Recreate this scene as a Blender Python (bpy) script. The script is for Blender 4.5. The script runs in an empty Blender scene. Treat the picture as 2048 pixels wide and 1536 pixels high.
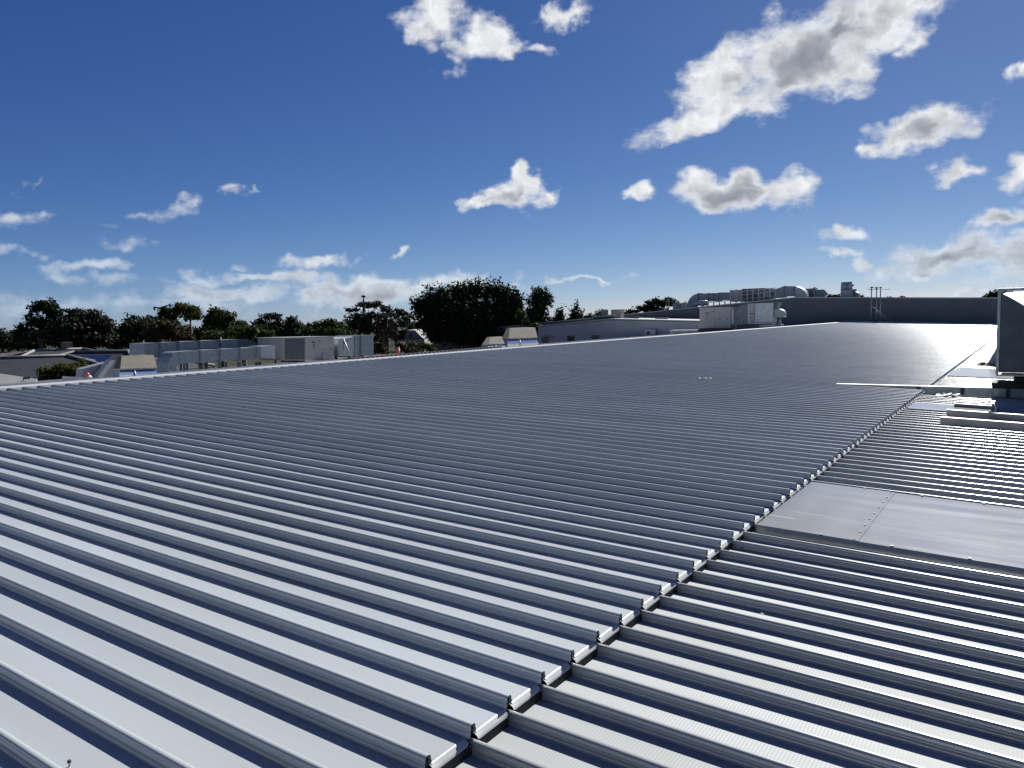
import bpy, math, random
import numpy as np
from mathutils import Matrix, Vector

random.seed(7)
RNG = np.random.default_rng(11)
scn = bpy.context.scene
col = scn.collection

# ------------------------------------------------------------------ camera
F, CX, CY = 1560.0, 1024.0, 768.0            # focal length and centre in photo pixels
VP1, RHO = (2070.0, 614.0), 0.022            # vanishing point of the lap joint, camera roll
CAM_Z = 1.492
SLOPE = math.tan(math.radians(2.0))         # fall of the front roof, down towards +x


def _n(v):
    return v / np.linalg.norm(v)


_Y = _n(np.array([VP1[0] - CX, VP1[1] - CY, F]))
_b = np.array([-CX, VP1[1] + RHO * VP1[0] - CY, F])
_Z = _n(np.cross(_Y, _b))
if _Z[1] > 0:
    _Z = -_Z
_X = np.cross(_Y, _Z)
ROT = np.array([_X, _Y, _Z])                 # photo camera axes -> world
CAM = np.array([0, 0, CAM_Z])


def ray(px, py):
    return ROT @ np.array([(px - CX) / F, (py - CY) / F, 1.0])


def AX(px, py, x):
    d = ray(px, py)
    return CAM + d * (x / d[0])


def AY(px, py, y):
    d = ray(px, py)
    return CAM + d * (y / d[1])


def AD(px, py, dist):
    return CAM + ray(px, py) * dist


def AR(px, py, dz=0.0):
    d = ray(px, py)
    return CAM + d * ((dz - CAM_Z) / (d[2] + SLOPE * d[0]))


def roof_z(x):
    return -x * SLOPE


cam_data = bpy.data.cameras.new('camera')
cam = bpy.data.objects.new('camera', cam_data)
col.objects.link(cam)
right, down, fwd = ROT[:, 0], ROT[:, 1], ROT[:, 2]
m = Matrix.Identity(4)
for i in range(3):
    m[i][0], m[i][1], m[i][2], m[i][3] = right[i], -down[i], -fwd[i], CAM[i]
cam.matrix_world = m
cam_data.sensor_fit = 'HORIZONTAL'
cam_data.sensor_width = 36.0
cam_data.lens = 36.0 * F / 2048.0
cam_data.clip_start = 0.05
cam_data.clip_end = 6000
scn.camera = cam
scn.render.resolution_x, scn.render.resolution_y = 1024, 768

# ------------------------------------------------------------------ world
SUN_EL, SUN_AZ = 37.0, 0.0                   # degrees, azimuth clockwise from +y
world = bpy.data.worlds.new('World')
scn.world = world
world.use_nodes = True
W = world.node_tree
W.nodes.clear()


def wn(kind, **kw):
    n = W.nodes.new(kind)
    for k, v in kw.items():
        setattr(n, k, v)
    return n


def wl(a, b):
    W.links.new(a, b)


def wmath(op, a, b=None, c=None, clamp=False):
    n = wn('ShaderNodeMath', operation=op, use_clamp=clamp)
    for i, v in enumerate((a, b, c)):
        if v is None:
            continue
        if isinstance(v, (int, float)):
            n.inputs[i].default_value = v
        else:
            wl(v, n.inputs[i])
    return n.outputs[0]


def wramp(v, lo, hi, a=0.0, b=1.0, smooth=True):
    n = wn('ShaderNodeMapRange', interpolation_type='SMOOTHSTEP' if smooth else 'LINEAR')
    wl(v, n.inputs[0])
    n.inputs[1].default_value, n.inputs[2].default_value = lo, hi
    n.inputs[3].default_value, n.inputs[4].default_value = a, b
    return n.outputs[0]


def wmix(fac, a, b, blend='MIX'):
    n = wn('ShaderNodeMix', data_type='RGBA', blend_type=blend)
    if isinstance(fac, float):
        n.inputs[0].default_value = fac
    else:
        wl(fac, n.inputs[0])
    for i, v in ((6, a), (7, b)):
        if isinstance(v, tuple):
            n.inputs[i].default_value = (*v, 1)
        else:
            wl(v, n.inputs[i])
    return n.outputs[2]


sky = wn('ShaderNodeTexSky', sky_type='NISHITA', sun_disc=False)
sky.sun_elevation = math.radians(SUN_EL)
sky.sun_rotation = math.radians(SUN_AZ)
sky.altitude = 20
sky.air_density, sky.dust_density, sky.ozone_density = 0.5, 0.15, 1.0
SKY_STRENGTH = 0.05
tc = wn('ShaderNodeTexCoord')
sep = wn('ShaderNodeSeparateXYZ')
wl(tc.outputs['Generated'], sep.inputs[0])
az = wmath('MULTIPLY', wmath('ARCTAN2', sep.outputs[0], sep.outputs[1]), 180 / math.pi)
el = wmath('MULTIPLY', wmath('ARCSINE', sep.outputs[2]), 180 / math.pi)
uv = wn('ShaderNodeCombineXYZ')
wl(az, uv.inputs[0])
wl(el, uv.inputs[1])
UV = uv.outputs[0]


def azel(px, py):
    d = _n(ray(px, py))
    return math.degrees(math.atan2(d[0], d[1])), math.degrees(math.asin(d[2]))


# wind-torn outline: warp the sky coordinates a little before the cloud shapes are read
warp = wn('ShaderNodeTexNoise', noise_dimensions='3D')
warp.inputs['Scale'].default_value = 0.55
warp.inputs['Detail'].default_value = 3
wl(UV, warp.inputs['Vector'])
wsub = wn('ShaderNodeVectorMath', operation='SUBTRACT')
wl(warp.outputs['Color'], wsub.inputs[0])
wsub.inputs[1].default_value = (0.5, 0.5, 0.5)
wsc = wn('ShaderNodeVectorMath', operation='MULTIPLY')
wl(wsub.outputs[0], wsc.inputs[0])
wsc.inputs[1].default_value = (3.2, 2.2, 0)
wadd = wn('ShaderNodeVectorMath', operation='ADD')
wl(UV, wadd.inputs[0])
wl(wsc.outputs[0], wadd.inputs[1])
UVW = wadd.outputs[0]


sepw = wn('ShaderNodeSeparateXYZ')
wl(UVW, sepw.inputs[0])


def hom(prev):
    """(azimuth, elevation, 1); chained on the running result so that the shader is evaluated blob by blob"""
    c = wn('ShaderNodeCombineXYZ')
    wl(sepw.outputs[0], c.inputs[0])
    wl(sepw.outputs[1], c.inputs[1])
    if prev is None:
        c.inputs[2].default_value = 1.0
    else:
        wl(wmath('MULTIPLY_ADD', prev, 1e-6, 1.0), c.inputs[2])
    return c.outputs[0]


def wdot(v, k):
    n = wn('ShaderNodeVectorMath', operation='DOT_PRODUCT')
    wl(v, n.inputs[0])
    n.inputs[1].default_value = k
    return n.outputs['Value']


def blob_field(blobs, prev=None):
    out = None
    P = hom(prev)
    for i, (px, py, rx, ry, rot, wgt) in enumerate(blobs):
        a0, e0 = azel(px, py)
        a1, e1 = azel(px + 10, py)
        a2, e2 = azel(px, py - 10)
        sx = math.hypot(a1 - a0, e1 - e0) / 10 * rx
        sy = math.hypot(a2 - a0, e2 - e0) / 10 * ry
        t = math.atan2(e1 - e0, a1 - a0) + math.radians(rot)
        c, s = math.cos(t), math.sin(t)
        if i and i % 6 == 0:
            P = hom(out)
        X = wdot(P, (c / sx, s / sx, -(a0 * c + e0 * s) / sx))
        Y = wdot(P, (-s / sy, c / sy, (a0 * s - e0 * c) / sy))
        r = wmath('SQRT', wmath('MULTIPLY_ADD', X, X, wmath('MULTIPLY', Y, Y)))
        v = wmath('MULTIPLY_ADD', r, -wgt, wgt)
        out = v if out is None else wmath('SMOOTH_MAX', out, v, 0.25)
    return out


CLOUDS = [  # px, py, half width, half height, tilt (ccw), weight
    (880, 30, 85, 70, 0, 1.0), (945, 85, 95, 55, 15, 1.0), (905, 120, 40, 40, 0, .7), (1010, 92, 70, 20, 12, .65),
    (1075, 98, 45, 22, -10, .6), (1130, 36, 75, 28, 18, .95), (840, 70, 40, 35, 0, .7),
    (1715, 55, 170, 100, 25, 1.2), (1590, 120, 190, 100, 18, 1.25), (1450, 150, 115, 72, 20, 1.1), (1490, 208, 110, 42, 10, 1.0), (1670, 150, 110, 55, 10, 1.0),
    (1365, 250, 100, 42, 22, .95), (1800, 15, 85, 55, 0, 1.0), (1815, 100, 45, 28, 15, .7), (1680, 175, 60, 26, 15, .7),
    (1845, 264, 140, 50, 14, 1.1), (1900, 240, 60, 34, 0, .8), (1918, 342, 70, 28, 14, .9), (1740, 298, 40, 14, 20, .6),
    (1470, 386, 160, 46, 2, 1.15), (1490, 352, 52, 40, 0, 1.0), (1580, 372, 70, 36, 0, 1.0), (1392, 368, 62, 44, 0, 1.05), (1285, 384, 38, 20, 0, .8),
    (1032, 386, 80, 38, 6, 1.1), (1045, 358, 40, 34, 0, 1.0), (975, 402, 52, 14, 14, .8), (1095, 388, 40, 16, 10, .8),
    (1930, 510, 170, 55, 8, 1.0), (2030, 505, 140, 60, 0, 1.0), (1830, 545, 120, 20, 6, .85), (2060, 545, 120, 30, 0, .9),
    (1690, 464, 62, 22, 8, .85), (1690, 506, 55, 16, 0, .75), (1728, 522, 34, 15, 0, .75), (1660, 520, 20, 8, 0, .5),
    (2005, 428, 85, 24, 12, .95), (2045, 345, 60, 42, 20, .9), (2045, 135, 45, 24, 20, .8),
    (640, 524, 100, 20, 3, .95), (1190, 562, 75, 9, 0, .75), (1100, 566, 25, 6, 0, .5), (1960, 585, 150, 14, 0, .7),
    (520, 556, 210, 18, 0, .8), (700, 585, 250, 36, 0, 1.0), (870, 568, 170, 26, 4, .95), (960, 575, 110, 22, 0, .9), (470, 590, 220, 24, 0, .75),
    (185, 532, 120, 18, 2, .8), (255, 497, 75, 20, 4, .5), (22, 436, 48, 26, 0, .6), (80, 433, 34, 24, 0, .5),
    (377, 412, 46, 22, 18, .6), (290, 436, 60, 13, 8, .4), (460, 375, 30, 12, 0, .5), (508, 378, 20, 10, 0, .5), (30, 500, 70, 14, 6, .4),
    (475, 532, 40, 10, 0, .4), (240, 560, 90, 14, 0, .35), (100, 608, 260, 30, 0, .45), (350, 612, 220, 26, 0, .5), (60, 365, 40, 10, 35, .35), (805, 508, 26, 9, 15, .45),
]
CORES = [
    (1600, 122, 120, 62, 28, 1.0), (1690, 60, 90, 62, 40, 1.0), (1520, 150, 70, 30, 20, .6), (1480, 398, 100, 26, 0, 1.0), (1495, 372, 40, 30, 0, .7), (1385, 385, 35, 18, 0, .5),
    (1030, 398, 44, 16, 0, .9), (1860, 262, 75, 22, 10, .8), (1905, 518, 80, 28, 8, .9), (2010, 520, 80, 22, 0, .8), (1830, 530, 50, 10, 0, .5), (2010, 425, 40, 12, 0, .6),
    (1990, 485, 60, 18, 0, .5), (560, 585, 160, 14, 0, .4), (760, 595, 160, 14, 0, .45), (1915, 345, 35, 12, 0, .35),
]
noise = wn('ShaderNodeTexNoise', noise_dimensions='3D')
noise.inputs['Scale'].default_value = 0.42
noise.inputs['Detail'].default_value = 9
noise.inputs['Roughness'].default_value = 0.57
strm = wn('ShaderNodeMapping')
strm.inputs['Scale'].default_value = (0.8, 1.25, 1)
wl(UV, strm.inputs['Vector'])
wl(strm.outputs[0], noise.inputs['Vector'])
N0 = wmath('SUBTRACT', noise.outputs[0], 0.5)
field = blob_field(CLOUDS)
# the same scattered cumulus goes on round the rest of the sky
gen = wn('ShaderNodeTexNoise', noise_dimensions='3D')
gen.inputs['Scale'].default_value = 2.6
gen.inputs['Detail'].default_value = 3
sqz = wn('ShaderNodeMapping')
sqz.inputs['Scale'].default_value = (1, 1, 2.2)
wl(tc.outputs['Generated'], sqz.inputs['Vector'])
wl(sqz.outputs[0], gen.inputs['Vector'])
gfield = wramp(gen.outputs[0], .50, .72, -0.9, 1.0, False)
inside = wmath('MULTIPLY', wramp(az, -80, -70), wramp(az, 2, 10, 1, 0))
inside = wmath('MULTIPLY', inside, wramp(el, 30, 36, 1, 0))
gfield = wmath('SUBTRACT', gfield, wmath('MULTIPLY', inside, 3.0))
field = wmath('MAXIMUM', wmath('MAXIMUM', field, -1.0), gfield)
D = wmath('ADD', field, wmath('MULTIPLY', N0, 1.9))
D = wmath('SUBTRACT', D, 0.17)
alpha = wramp(D, -0.16, 0.48)
core = wmath('ADD', blob_field(CORES, field), wmath('MULTIPLY', N0, 1.6))
core = wmath('MULTIPLY', wramp(core, -0.7, 1.0), wramp(D, .08, .75))
# billow relief inside the cloud
bil = wn('ShaderNodeTexNoise', noise_dimensions='3D')
bil.inputs['Scale'].default_value = 0.85
bil.inputs['Detail'].default_value = 5
wl(UVW, bil.inputs['Vector'])
rel = wramp(bil.outputs[0], .3, .72, .80, 1.06)
K = 1.0 / 0.0933                              # sky radiance as the camera exposes it
white = wmix(wramp(el, 2, 9), (.70 * K, .77 * K, .86 * K), (.88 * K, .90 * K, .93 * K))
ccol = wmix(core, white, (.33 * K, .36 * K, .42 * K))
rc = wn('ShaderNodeVectorMath', operation='SCALE')
wl(ccol, rc.inputs[0])
wl(rel, rc.inputs['Scale'])
# thin veils on the left of the view are fainter than the cumulus
alpha = wmath('MULTIPLY', alpha, wramp(az, -66, -40, .62, 1.0))
# deep polarised blue of the photograph: one tone curve per channel over the whole sky
spc = wn('ShaderNodeSeparateColor')
wl(sky.outputs[0], spc.inputs[0])
cmb = wn('ShaderNodeCombineColor')
for i, (gain, gam) in enumerate(((.029, 1.27), (.049, 1.045), (.121, .725))):
    wl(wmath('MULTIPLY', wmath('POWER', spc.outputs[i], gam), gain * K), cmb.inputs[i])
skycol = wmix(alpha, cmb.outputs[0], rc.outputs[0])
bg = wn('ShaderNodeBackground')
bg.inputs['Strength'].default_value = SKY_STRENGTH
wl(skycol, bg.inputs['Color'])
wo = wn('ShaderNodeOutputWorld')
wl(bg.outputs[0], wo.inputs[0])
world.cycles.sampling_method = 'NONE'        # the sky is smooth; rays that miss the scene read it directly
scn.cycles.max_bounces = 5
scn.cycles.diffuse_bounces = 2
scn.cycles.glossy_bounces = 3
scn.cycles.transmission_bounces = 2
scn.cycles.caustics_reflective = False
scn.cycles.caustics_refractive = False

# ------------------------------------------------------------------ sun and exposure
sun_data = bpy.data.lights.new('sun', 'SUN')
sun_data.energy = 5.0
sun_data.angle = math.radians(0.53)
sun_data.color = (1.0, 0.97, 0.93)
sun = bpy.data.objects.new('sun', sun_data)
col.objects.link(sun)
_s = Vector((math.sin(math.radians(SUN_AZ)) * math.cos(math.radians(SUN_EL)),
             math.cos(math.radians(SUN_AZ)) * math.cos(math.radians(SUN_EL)), math.sin(math.radians(SUN_EL))))
sun.rotation_euler = _s.to_track_quat('Z', 'Y').to_euler()
sun.location = (0, 60, 60)
vs = scn.view_settings
vs.view_transform, vs.look, vs.gamma = 'Standard', 'None', 1.0
vs.use_curve_mapping = False
vs.exposure = 0.9


# ------------------------------------------------------------------ helpers
class MB:
    def __init__(self):
        self.v, self.f, self.mi, self.sm = [], [], [], []

    def add(self, verts, faces, mi=0, smooth=False):
        o = len(self.v)
        self.v += [tuple(float(c) for c in p) for p in verts]
        for f in faces:
            self.f.append(tuple(o + i for i in f))
            self.mi.append(mi)
            self.sm.append(smooth)
        return self

    def box(self, lo, hi, mi=0):
        x0, y0, z0 = lo
        x1, y1, z1 = hi
        if x0 > x1: x0, x1 = x1, x0
        if y0 > y1: y0, y1 = y1, y0
        if z0 > z1: z0, z1 = z1, z0
        v = [(x0, y0, z0), (x1, y0, z0), (x1, y1, z0), (x0, y1, z0), (x0, y0, z1), (x1, y0, z1), (x1, y1, z1), (x0, y1, z1)]
        return self.add(v, [(0, 3, 2, 1), (4, 5, 6, 7), (0, 1, 5, 4), (1, 2, 6, 5), (2, 3, 7, 6), (3, 0, 4, 7)], mi)

    def prism(self, poly, vec, mi=0):
        """closed polygon of 3D points swept along vec"""
        n = len(poly)
        a = [np.array(p, float) for p in poly]
        b = [p + np.array(vec, float) for p in a]
        nrm = np.zeros(3)
        for i in range(n):
            nrm += np.cross(a[i] - a[0], a[(i + 1) % n] - a[0])
        if np.dot(nrm, vec) > 0:
            a, b = a[::-1], b[::-1]
        fs = [tuple(range(n)), tuple(range(2 * n - 1, n - 1, -1))]
        fs += [((i + 1) % n, i, n + i, n + (i + 1) % n) for i in range(n)]
        return self.add(a + b, fs, mi)

    def tube(self, pts, r, seg=8, mi=0, cap=True):
        pts = [np.array(p, float) for p in pts]
        rs = r if isinstance(r, (list, tuple)) else [r] * len(pts)
        vs_, fs = [], []
        for i, p in enumerate(pts):
            d = pts[min(i + 1, len(pts) - 1)] - pts[max(i - 1, 0)]
            d = _n(d)
            u = np.cross(d, [0, 0, 1]) if abs(d[2]) < .9 else np.cross(d, [1, 0, 0])
            u = _n(u)
            w = np.cross(d, u)
            for k in range(seg):
                a = 2 * math.pi * k / seg
                vs_.append(p + rs[i] * (math.cos(a) * u + math.sin(a) * w))
        for i in range(len(pts) - 1):
            for k in range(seg):
                k2 = (k + 1) % seg
                fs.append((i * seg + k, i * seg + k2, (i + 1) * seg + k2, (i + 1) * seg + k))
        self.add(vs_, fs, mi, True)
        if cap:
            o = len(self.v) - len(vs_)
            self.f += [tuple(o + k for k in range(seg))[::-1], tuple(o + (len(pts) - 1) * seg + k for k in range(seg))]
            self.mi += [mi, mi]
            self.sm += [False, False]
        return self

    def mesh(self, name, mats):
        me = bpy.data.meshes.new(name)
        me.from_pydata(self.v, [], self.f)
        for mt in (mats if isinstance(mats, (list, tuple)) else [mats]):
            me.materials.append(mt)
        me.polygons.foreach_set('material_index', self.mi)
        me.polygons.foreach_set('use_smooth', self.sm)
        me.update()
        return me

    def build(self, name, mats, parent=None, bevel=0):
        o = bpy.data.objects.new(name, self.mesh(name, mats))
        col.objects.link(o)
        if parent is not None:
            o.parent = parent
            o.matrix_parent_inverse = Matrix.Translation(-abs_loc(parent))
        if bevel:
            b = o.modifiers.new('edge', 'BEVEL')
            b.width, b.segments, b.limit_method = bevel, 2, 'ANGLE'
        return o


def abs_loc(o):
    v = Vector(o.location)
    if o.parent is not None:
        return v + abs_loc(o.parent) * 0 if o.type == 'MESH' else v
    return v


def tag(o, label=None, cat=None, group=None, kind=None):
    if label: o['label'] = label
    if cat: o['category'] = cat
    if group: o['group'] = group
    if kind: o['kind'] = kind
    return o


def empty(name, loc, label, cat, group=None):
    o = bpy.data.objects.new(name, None)
    col.objects.link(o)
    o.empty_display_size = .3
    o.location = tuple(float(c) for c in loc)
    return tag(o, label, cat, group)


def sub(mb, name, mats, part, root, bevel=0):
    """sub-part: child of a part whose own mesh is in root space"""
    o = bpy.data.objects.new(name, mb.mesh(name, mats))
    col.objects.link(o)
    o.parent = part
    if bevel:
        b = o.modifiers.new('edge', 'BEVEL')
        b.width, b.segments, b.limit_method = bevel, 2, 'ANGLE'
    return o


# ------------------------------------------------------------------ materials
def mat(name, color, rough=.6, metal=0.0, noise_scale=None, noise_amt=.15, bump=0.0, bump_scale=None, spec=.5,
        stretch=(1, 1, 1), color2=None):
    mt = bpy.data.materials.new(name)
    mt.use_nodes = True
    nt = mt.node_tree
    p = nt.nodes['Principled BSDF']
    p.inputs['Base Color'].default_value = (*color, 1)
    p.inputs['Roughness'].default_value = rough
    p.inputs['Metallic'].default_value = metal
    p.inputs['Specular IOR Level'].default_value = spec
    if noise_scale:
        t = nt.nodes.new('ShaderNodeTexCoord')
        mp = nt.nodes.new('ShaderNodeMapping')
        mp.inputs['Scale'].default_value = stretch
        nt.links.new(t.outputs['Object'], mp.inputs['Vector'])
        n = nt.nodes.new('ShaderNodeTexNoise')
        n.inputs['Scale'].default_value = noise_scale
        n.inputs['Detail'].default_value = 6
        nt.links.new(mp.outputs[0], n.inputs['Vector'])
        r = nt.nodes.new('ShaderNodeMapRange')
        r.inputs[1].default_value, r.inputs[2].default_value = .32, .68
        nt.links.new(n.outputs[0], r.inputs[0])
        mx = nt.nodes.new('ShaderNodeMix')
        mx.data_type = 'RGBA'
        c2 = color2 or tuple(c * (1 - noise_amt) for c in color)
        c1 = color if color2 else tuple(min(1, c * (1 + noise_amt * .6)) for c in color)
        mx.inputs[6].default_value = (*c1, 1)
        mx.inputs[7].default_value = (*c2, 1)
        nt.links.new(r.outputs[0], mx.inputs[0])
        nt.links.new(mx.outputs[2], p.inputs['Base Color'])
        rr = nt.nodes.new('ShaderNodeMapRange')
        rr.inputs[3].default_value, rr.inputs[4].default_value = max(.05, rough - .07), min(1, rough + .08)
        nt.links.new(n.outputs[0], rr.inputs[0])
        nt.links.new(rr.outputs[0], p.inputs['Roughness'])
        if bump:
            n2 = nt.nodes.new('ShaderNodeTexNoise')
            n2.inputs['Scale'].default_value = bump_scale or noise_scale
            n2.inputs['Detail'].default_value = 4
            nt.links.new(mp.outputs[0], n2.inputs['Vector'])
            b = nt.nodes.new('ShaderNodeBump')
            b.inputs['Strength'].default_value = bump
            b.inputs['Distance'].default_value = .02
            nt.links.new(n2.outputs[0], b.inputs['Height'])
            nt.links.new(b.outputs[0], p.inputs['Normal'])
    return mt


def roof_mat(name, color, rough, metal, flute=False, dirt=.10, can=.14, spec=.4, scuff=False):
    """coated steel sheet: faint water streaks, specks of dirt, oil-canning; fluted pans on the lower roof"""
    mt = bpy.data.materials.new(name)
    mt.use_nodes = True
    nt = mt.node_tree
    L = nt.links.new
    p = nt.nodes['Principled BSDF']
    p.inputs['Metallic'].default_value = metal
    p.inputs['Specular IOR Level'].default_value = spec
    g = nt.nodes.new('ShaderNodeNewGeometry')
    mp = nt.nodes.new('ShaderNodeMapping')
    mp.inputs['Scale'].default_value = (.35, 3.0, 3.0)
    L(g.outputs['Position'], mp.inputs['Vector'])
    n = nt.nodes.new('ShaderNodeTexNoise')
    n.inputs['Scale'].default_value = 2.2
    n.inputs['Detail'].default_value = 7
    L(mp.outputs[0], n.inputs['Vector'])
    n3 = nt.nodes.new('ShaderNodeTexNoise')
    n3.inputs['Scale'].default_value = .5
    n3.inputs['Detail'].default_value = 3
    L(g.outputs['Position'], n3.inputs['Vector'])
    add = nt.nodes.new('ShaderNodeMath')
    add.operation = 'ADD'
    L(n.outputs[0], add.inputs[0])
    L(n3.outputs[0], add.inputs[1])
    r = nt.nodes.new('ShaderNodeMapRange')
    r.inputs[1].default_value, r.inputs[2].default_value = .75, 1.3
    L(add.outputs[0], r.inputs[0])
    mx = nt.nodes.new('ShaderNodeMix')
    mx.data_type = 'RGBA'
    oi = nt.nodes.new('ShaderNodeObjectInfo')
    mx.inputs[6].default_value = (*color, 1)
    mx.inputs[7].default_value = (color[0] * (1 - dirt * .9), color[1] * (1 - dirt), color[2] * (1 - dirt * 1.3), 1)
    L(r.outputs[0], mx.inputs[0])
    # each sheet from the coil is a shade of its own
    vr = nt.nodes.new('ShaderNodeMapRange')
    vr.inputs[3].default_value, vr.inputs[4].default_value = .93, 1.05
    L(oi.outputs['Random'], vr.inputs[0])
    vsn = nt.nodes.new('ShaderNodeVectorMath')
    vsn.operation = 'SCALE'
    L(mx.outputs[2], vsn.inputs[0])
    L(vr.outputs[0], vsn.inputs['Scale'])
    # small specks of dirt
    vo = nt.nodes.new('ShaderNodeTexVoronoi')
    vo.inputs['Scale'].default_value = 7.0
    L(g.outputs['Position'], vo.inputs['Vector'])
    sr = nt.nodes.new('ShaderNodeMapRange')
    sr.inputs[1].default_value, sr.inputs[2].default_value = .018, .035
    sr.inputs[3].default_value, sr.inputs[4].default_value = .55, 0
    L(vo.outputs['Distance'], sr.inputs[0])
    vm = nt.nodes.new('ShaderNodeMath')
    vm.operation = 'GREATER_THAN'
    vm.inputs[1].default_value = .80
    sx = nt.nodes.new('ShaderNodeSeparateColor')
    L(vo.outputs['Color'], sx.inputs[0])
    L(sx.outputs[0], vm.inputs[0])
    mm = nt.nodes.new('ShaderNodeMath')
    mm.operation = 'MULTIPLY'
    L(sr.outputs[0], mm.inputs[0])
    L(vm.outputs[0], mm.inputs[1])
    mx2 = nt.nodes.new('ShaderNodeMix')
    mx2.data_type = 'RGBA'
    mx2.inputs[7].default_value = (.16, .15, .13, 1)
    L(mm.outputs[0], mx2.inputs[0])
    L(vsn.outputs[0], mx2.inputs[6])
    L(mx2.outputs[2], p.inputs['Base Color'])
    if scuff:
        mps = nt.nodes.new('ShaderNodeMapping')
        mps.inputs['Scale'].default_value = (1.6, 26, 1)
        mps.inputs['Rotation'].default_value = (0, 0, .05)
        L(g.outputs['Position'], mps.inputs['Vector'])
        ns_ = nt.nodes.new('ShaderNodeTexNoise')
        ns_.inputs['Scale'].default_value = 1.3
        ns_.inputs['Detail'].default_value = 2
        L(mps.outputs[0], ns_.inputs['Vector'])
        rs_ = nt.nodes.new('ShaderNodeMapRange')
        rs_.inputs[1].default_value, rs_.inputs[2].default_value = .70, .74
        L(ns_.outputs[0], rs_.inputs[0])
        mx3 = nt.nodes.new('ShaderNodeMix')
        mx3.data_type = 'RGBA'
        mx3.inputs[7].default_value = (.38, .39, .39, 1)
        L(rs_.outputs[0], mx3.inputs[0])
        L(mx2.outputs[2], mx3.inputs[6])
        L(mx3.outputs[2], p.inputs['Base Color'])
    rr = nt.nodes.new('ShaderNodeMapRange')
    rr.inputs[3].default_value, rr.inputs[4].default_value = rough - .05, rough + .07
    L(n.outputs[0], rr.inputs[0])
    L(rr.outputs[0], p.inputs['Roughness'])
    # oil-canning
    mp2 = nt.nodes.new('ShaderNodeMapping')
    mp2.inputs['Scale'].default_value = (1.1, 3.4, 1)
    L(g.outputs['Position'], mp2.inputs['Vector'])
    n4 = nt.nodes.new('ShaderNodeTexNoise')
    n4.inputs['Scale'].default_value = 1.4
    n4.inputs['Detail'].default_value = 1.5
    L(mp2.outputs[0], n4.inputs['Vector'])
    b = nt.nodes.new('ShaderNodeBump')
    b.inputs['Strength'].default_value = can
    b.inputs['Distance'].default_value = .012
    L(n4.outputs[0], b.inputs['Height'])
    last = b
    if flute:
        sp = nt.nodes.new('ShaderNodeSeparateXYZ')
        L(g.outputs['Position'], sp.inputs[0])
        w1 = nt.nodes.new('ShaderNodeMath')
        w1.operation = 'MULTIPLY'
        w1.inputs[1].default_value = 2 * math.pi / .013
        L(sp.outputs[0], w1.inputs[0])
        w2 = nt.nodes.new('ShaderNodeMath')
        w2.operation = 'SINE'
        L(w1.outputs[0], w2.inputs[0])
        b2 = nt.nodes.new('ShaderNodeBump')
        b2.inputs['Strength'].default_value = .3
        b2.inputs['Distance'].default_value = .0011
        L(w2.outputs[0], b2.inputs['Height'])
        L(b.outputs[0], b2.inputs['Normal'])
        last = b2
    L(last.outputs[0], p.inputs['Normal'])
    return mt


M = {}
M['roof'] = roof_mat('coated_steel', (.388, .420, .436), .27, .18, spec=.18)
M['roof_low'] = roof_mat('coated_steel_lower', (.32, .338, .345), .25, .24, spec=.25)
M['roof_flute'] = roof_mat('coated_steel_fluted', (.335, .352, .352), .58, .0, True, spec=.10)
M['flat'] = roof_mat('flat_steel', (.20, .212, .222), .17, .20, False, .18, can=.05, scuff=True)
M['cap'] = roof_mat('capping_steel', (.41, .42, .415), .36, .05, False, .08)
M['black'] = mat('foam_shade_black', (.012, .012, .014), .8)  # black of the foam closures, also painted in for shade
M['galv'] = mat('galvanised', (.24, .275, .29), .42, .45, 9, .22, .15, 3)
M['galv2'] = mat('galvanised_bright', (.40, .43, .44), .38, .45, 8, .18, .1, 3)
M['galv_dark'] = mat('galvanised_dull', (.15, .18, .20), .5, .4, 7, .25)
M['unit'] = mat('unit_paint', (.34, .34, .325), .5, 0, 3, .08)
M['white'] = mat('white_paint', (.44, .44, .425), .5, 0, 2.5, .08)
M['cream'] = mat('cream_paint', (.36, .345, .30), .55, 0, 3, .10)
M['beige'] = mat('beige_hood', (.145, .136, .115), .9, 0, 5, .12, spec=.08)
M['bluewin'] = mat('sky_tinted_glazing', (.10, .16, .30), .08, .0, 2, .1, spec=1.0)  # blue base colour paints in the sky reflected by the panes
M['grille'] = mat('condenser_coil', (.085, .095, .105), .6, .2, 20, .2)
M['dark'] = mat('dark_metal', (.03, .033, .036), .5, .3, 6, .3)
M['wall'] = mat('far_wall', (.08, .092, .105), .7, 0, .8, .10, .1, 4)
M['wall_white'] = mat('rendered_wall', (.335, .36, .385), .75, 0, .7, .10, .1, 4)
M['capping'] = mat('parapet_cap', (.30, .31, .32), .5, .3, 3, .1)
M['glass'] = mat('dark_glass', (.012, .016, .022), .08, 0, 2, .2, spec=.8)
M['frame'] = mat('window_frame', (.10, .11, .12), .5, .3, 4, .1)
M['conc'] = mat('concrete_grey', (.15, .15, .147), .8, 0, 2, .2, .2, 8)
M['tile'] = mat('charcoal_tile', (.026, .03, .037), .7, 0, 3, .25, .5, 12, spec=.2)
M['tile_brown'] = mat('brown_tile', (.10, .07, .055), .7, 0, 3, .3, .5, 12)
M['brick'] = mat('brick_wall', (.25, .17, .13), .8, 0, 4, .25)
M['grey_sheet'] = mat('grey_sheet', (.23, .245, .275), .5, .2, 2, .1)
M['solar'] = mat('solar_panel', (.012, .018, .05), .15, .2, 3, .2)
M['red'] = mat('safety_orange', (.65, .09, .03), .5, 0, 5, .1)
M['steel'] = mat('steel_post', (.26, .28, .30), .45, .6, 6, .2)
M['timber'] = mat('weathered_channel', (.30, .295, .275), .5, .35, 4, .15)
M['ground'] = mat('dry_ground', (.03, .028, .02), .95, 0, .12, .4, color2=(.018, .024, .012), spec=.1)
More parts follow.
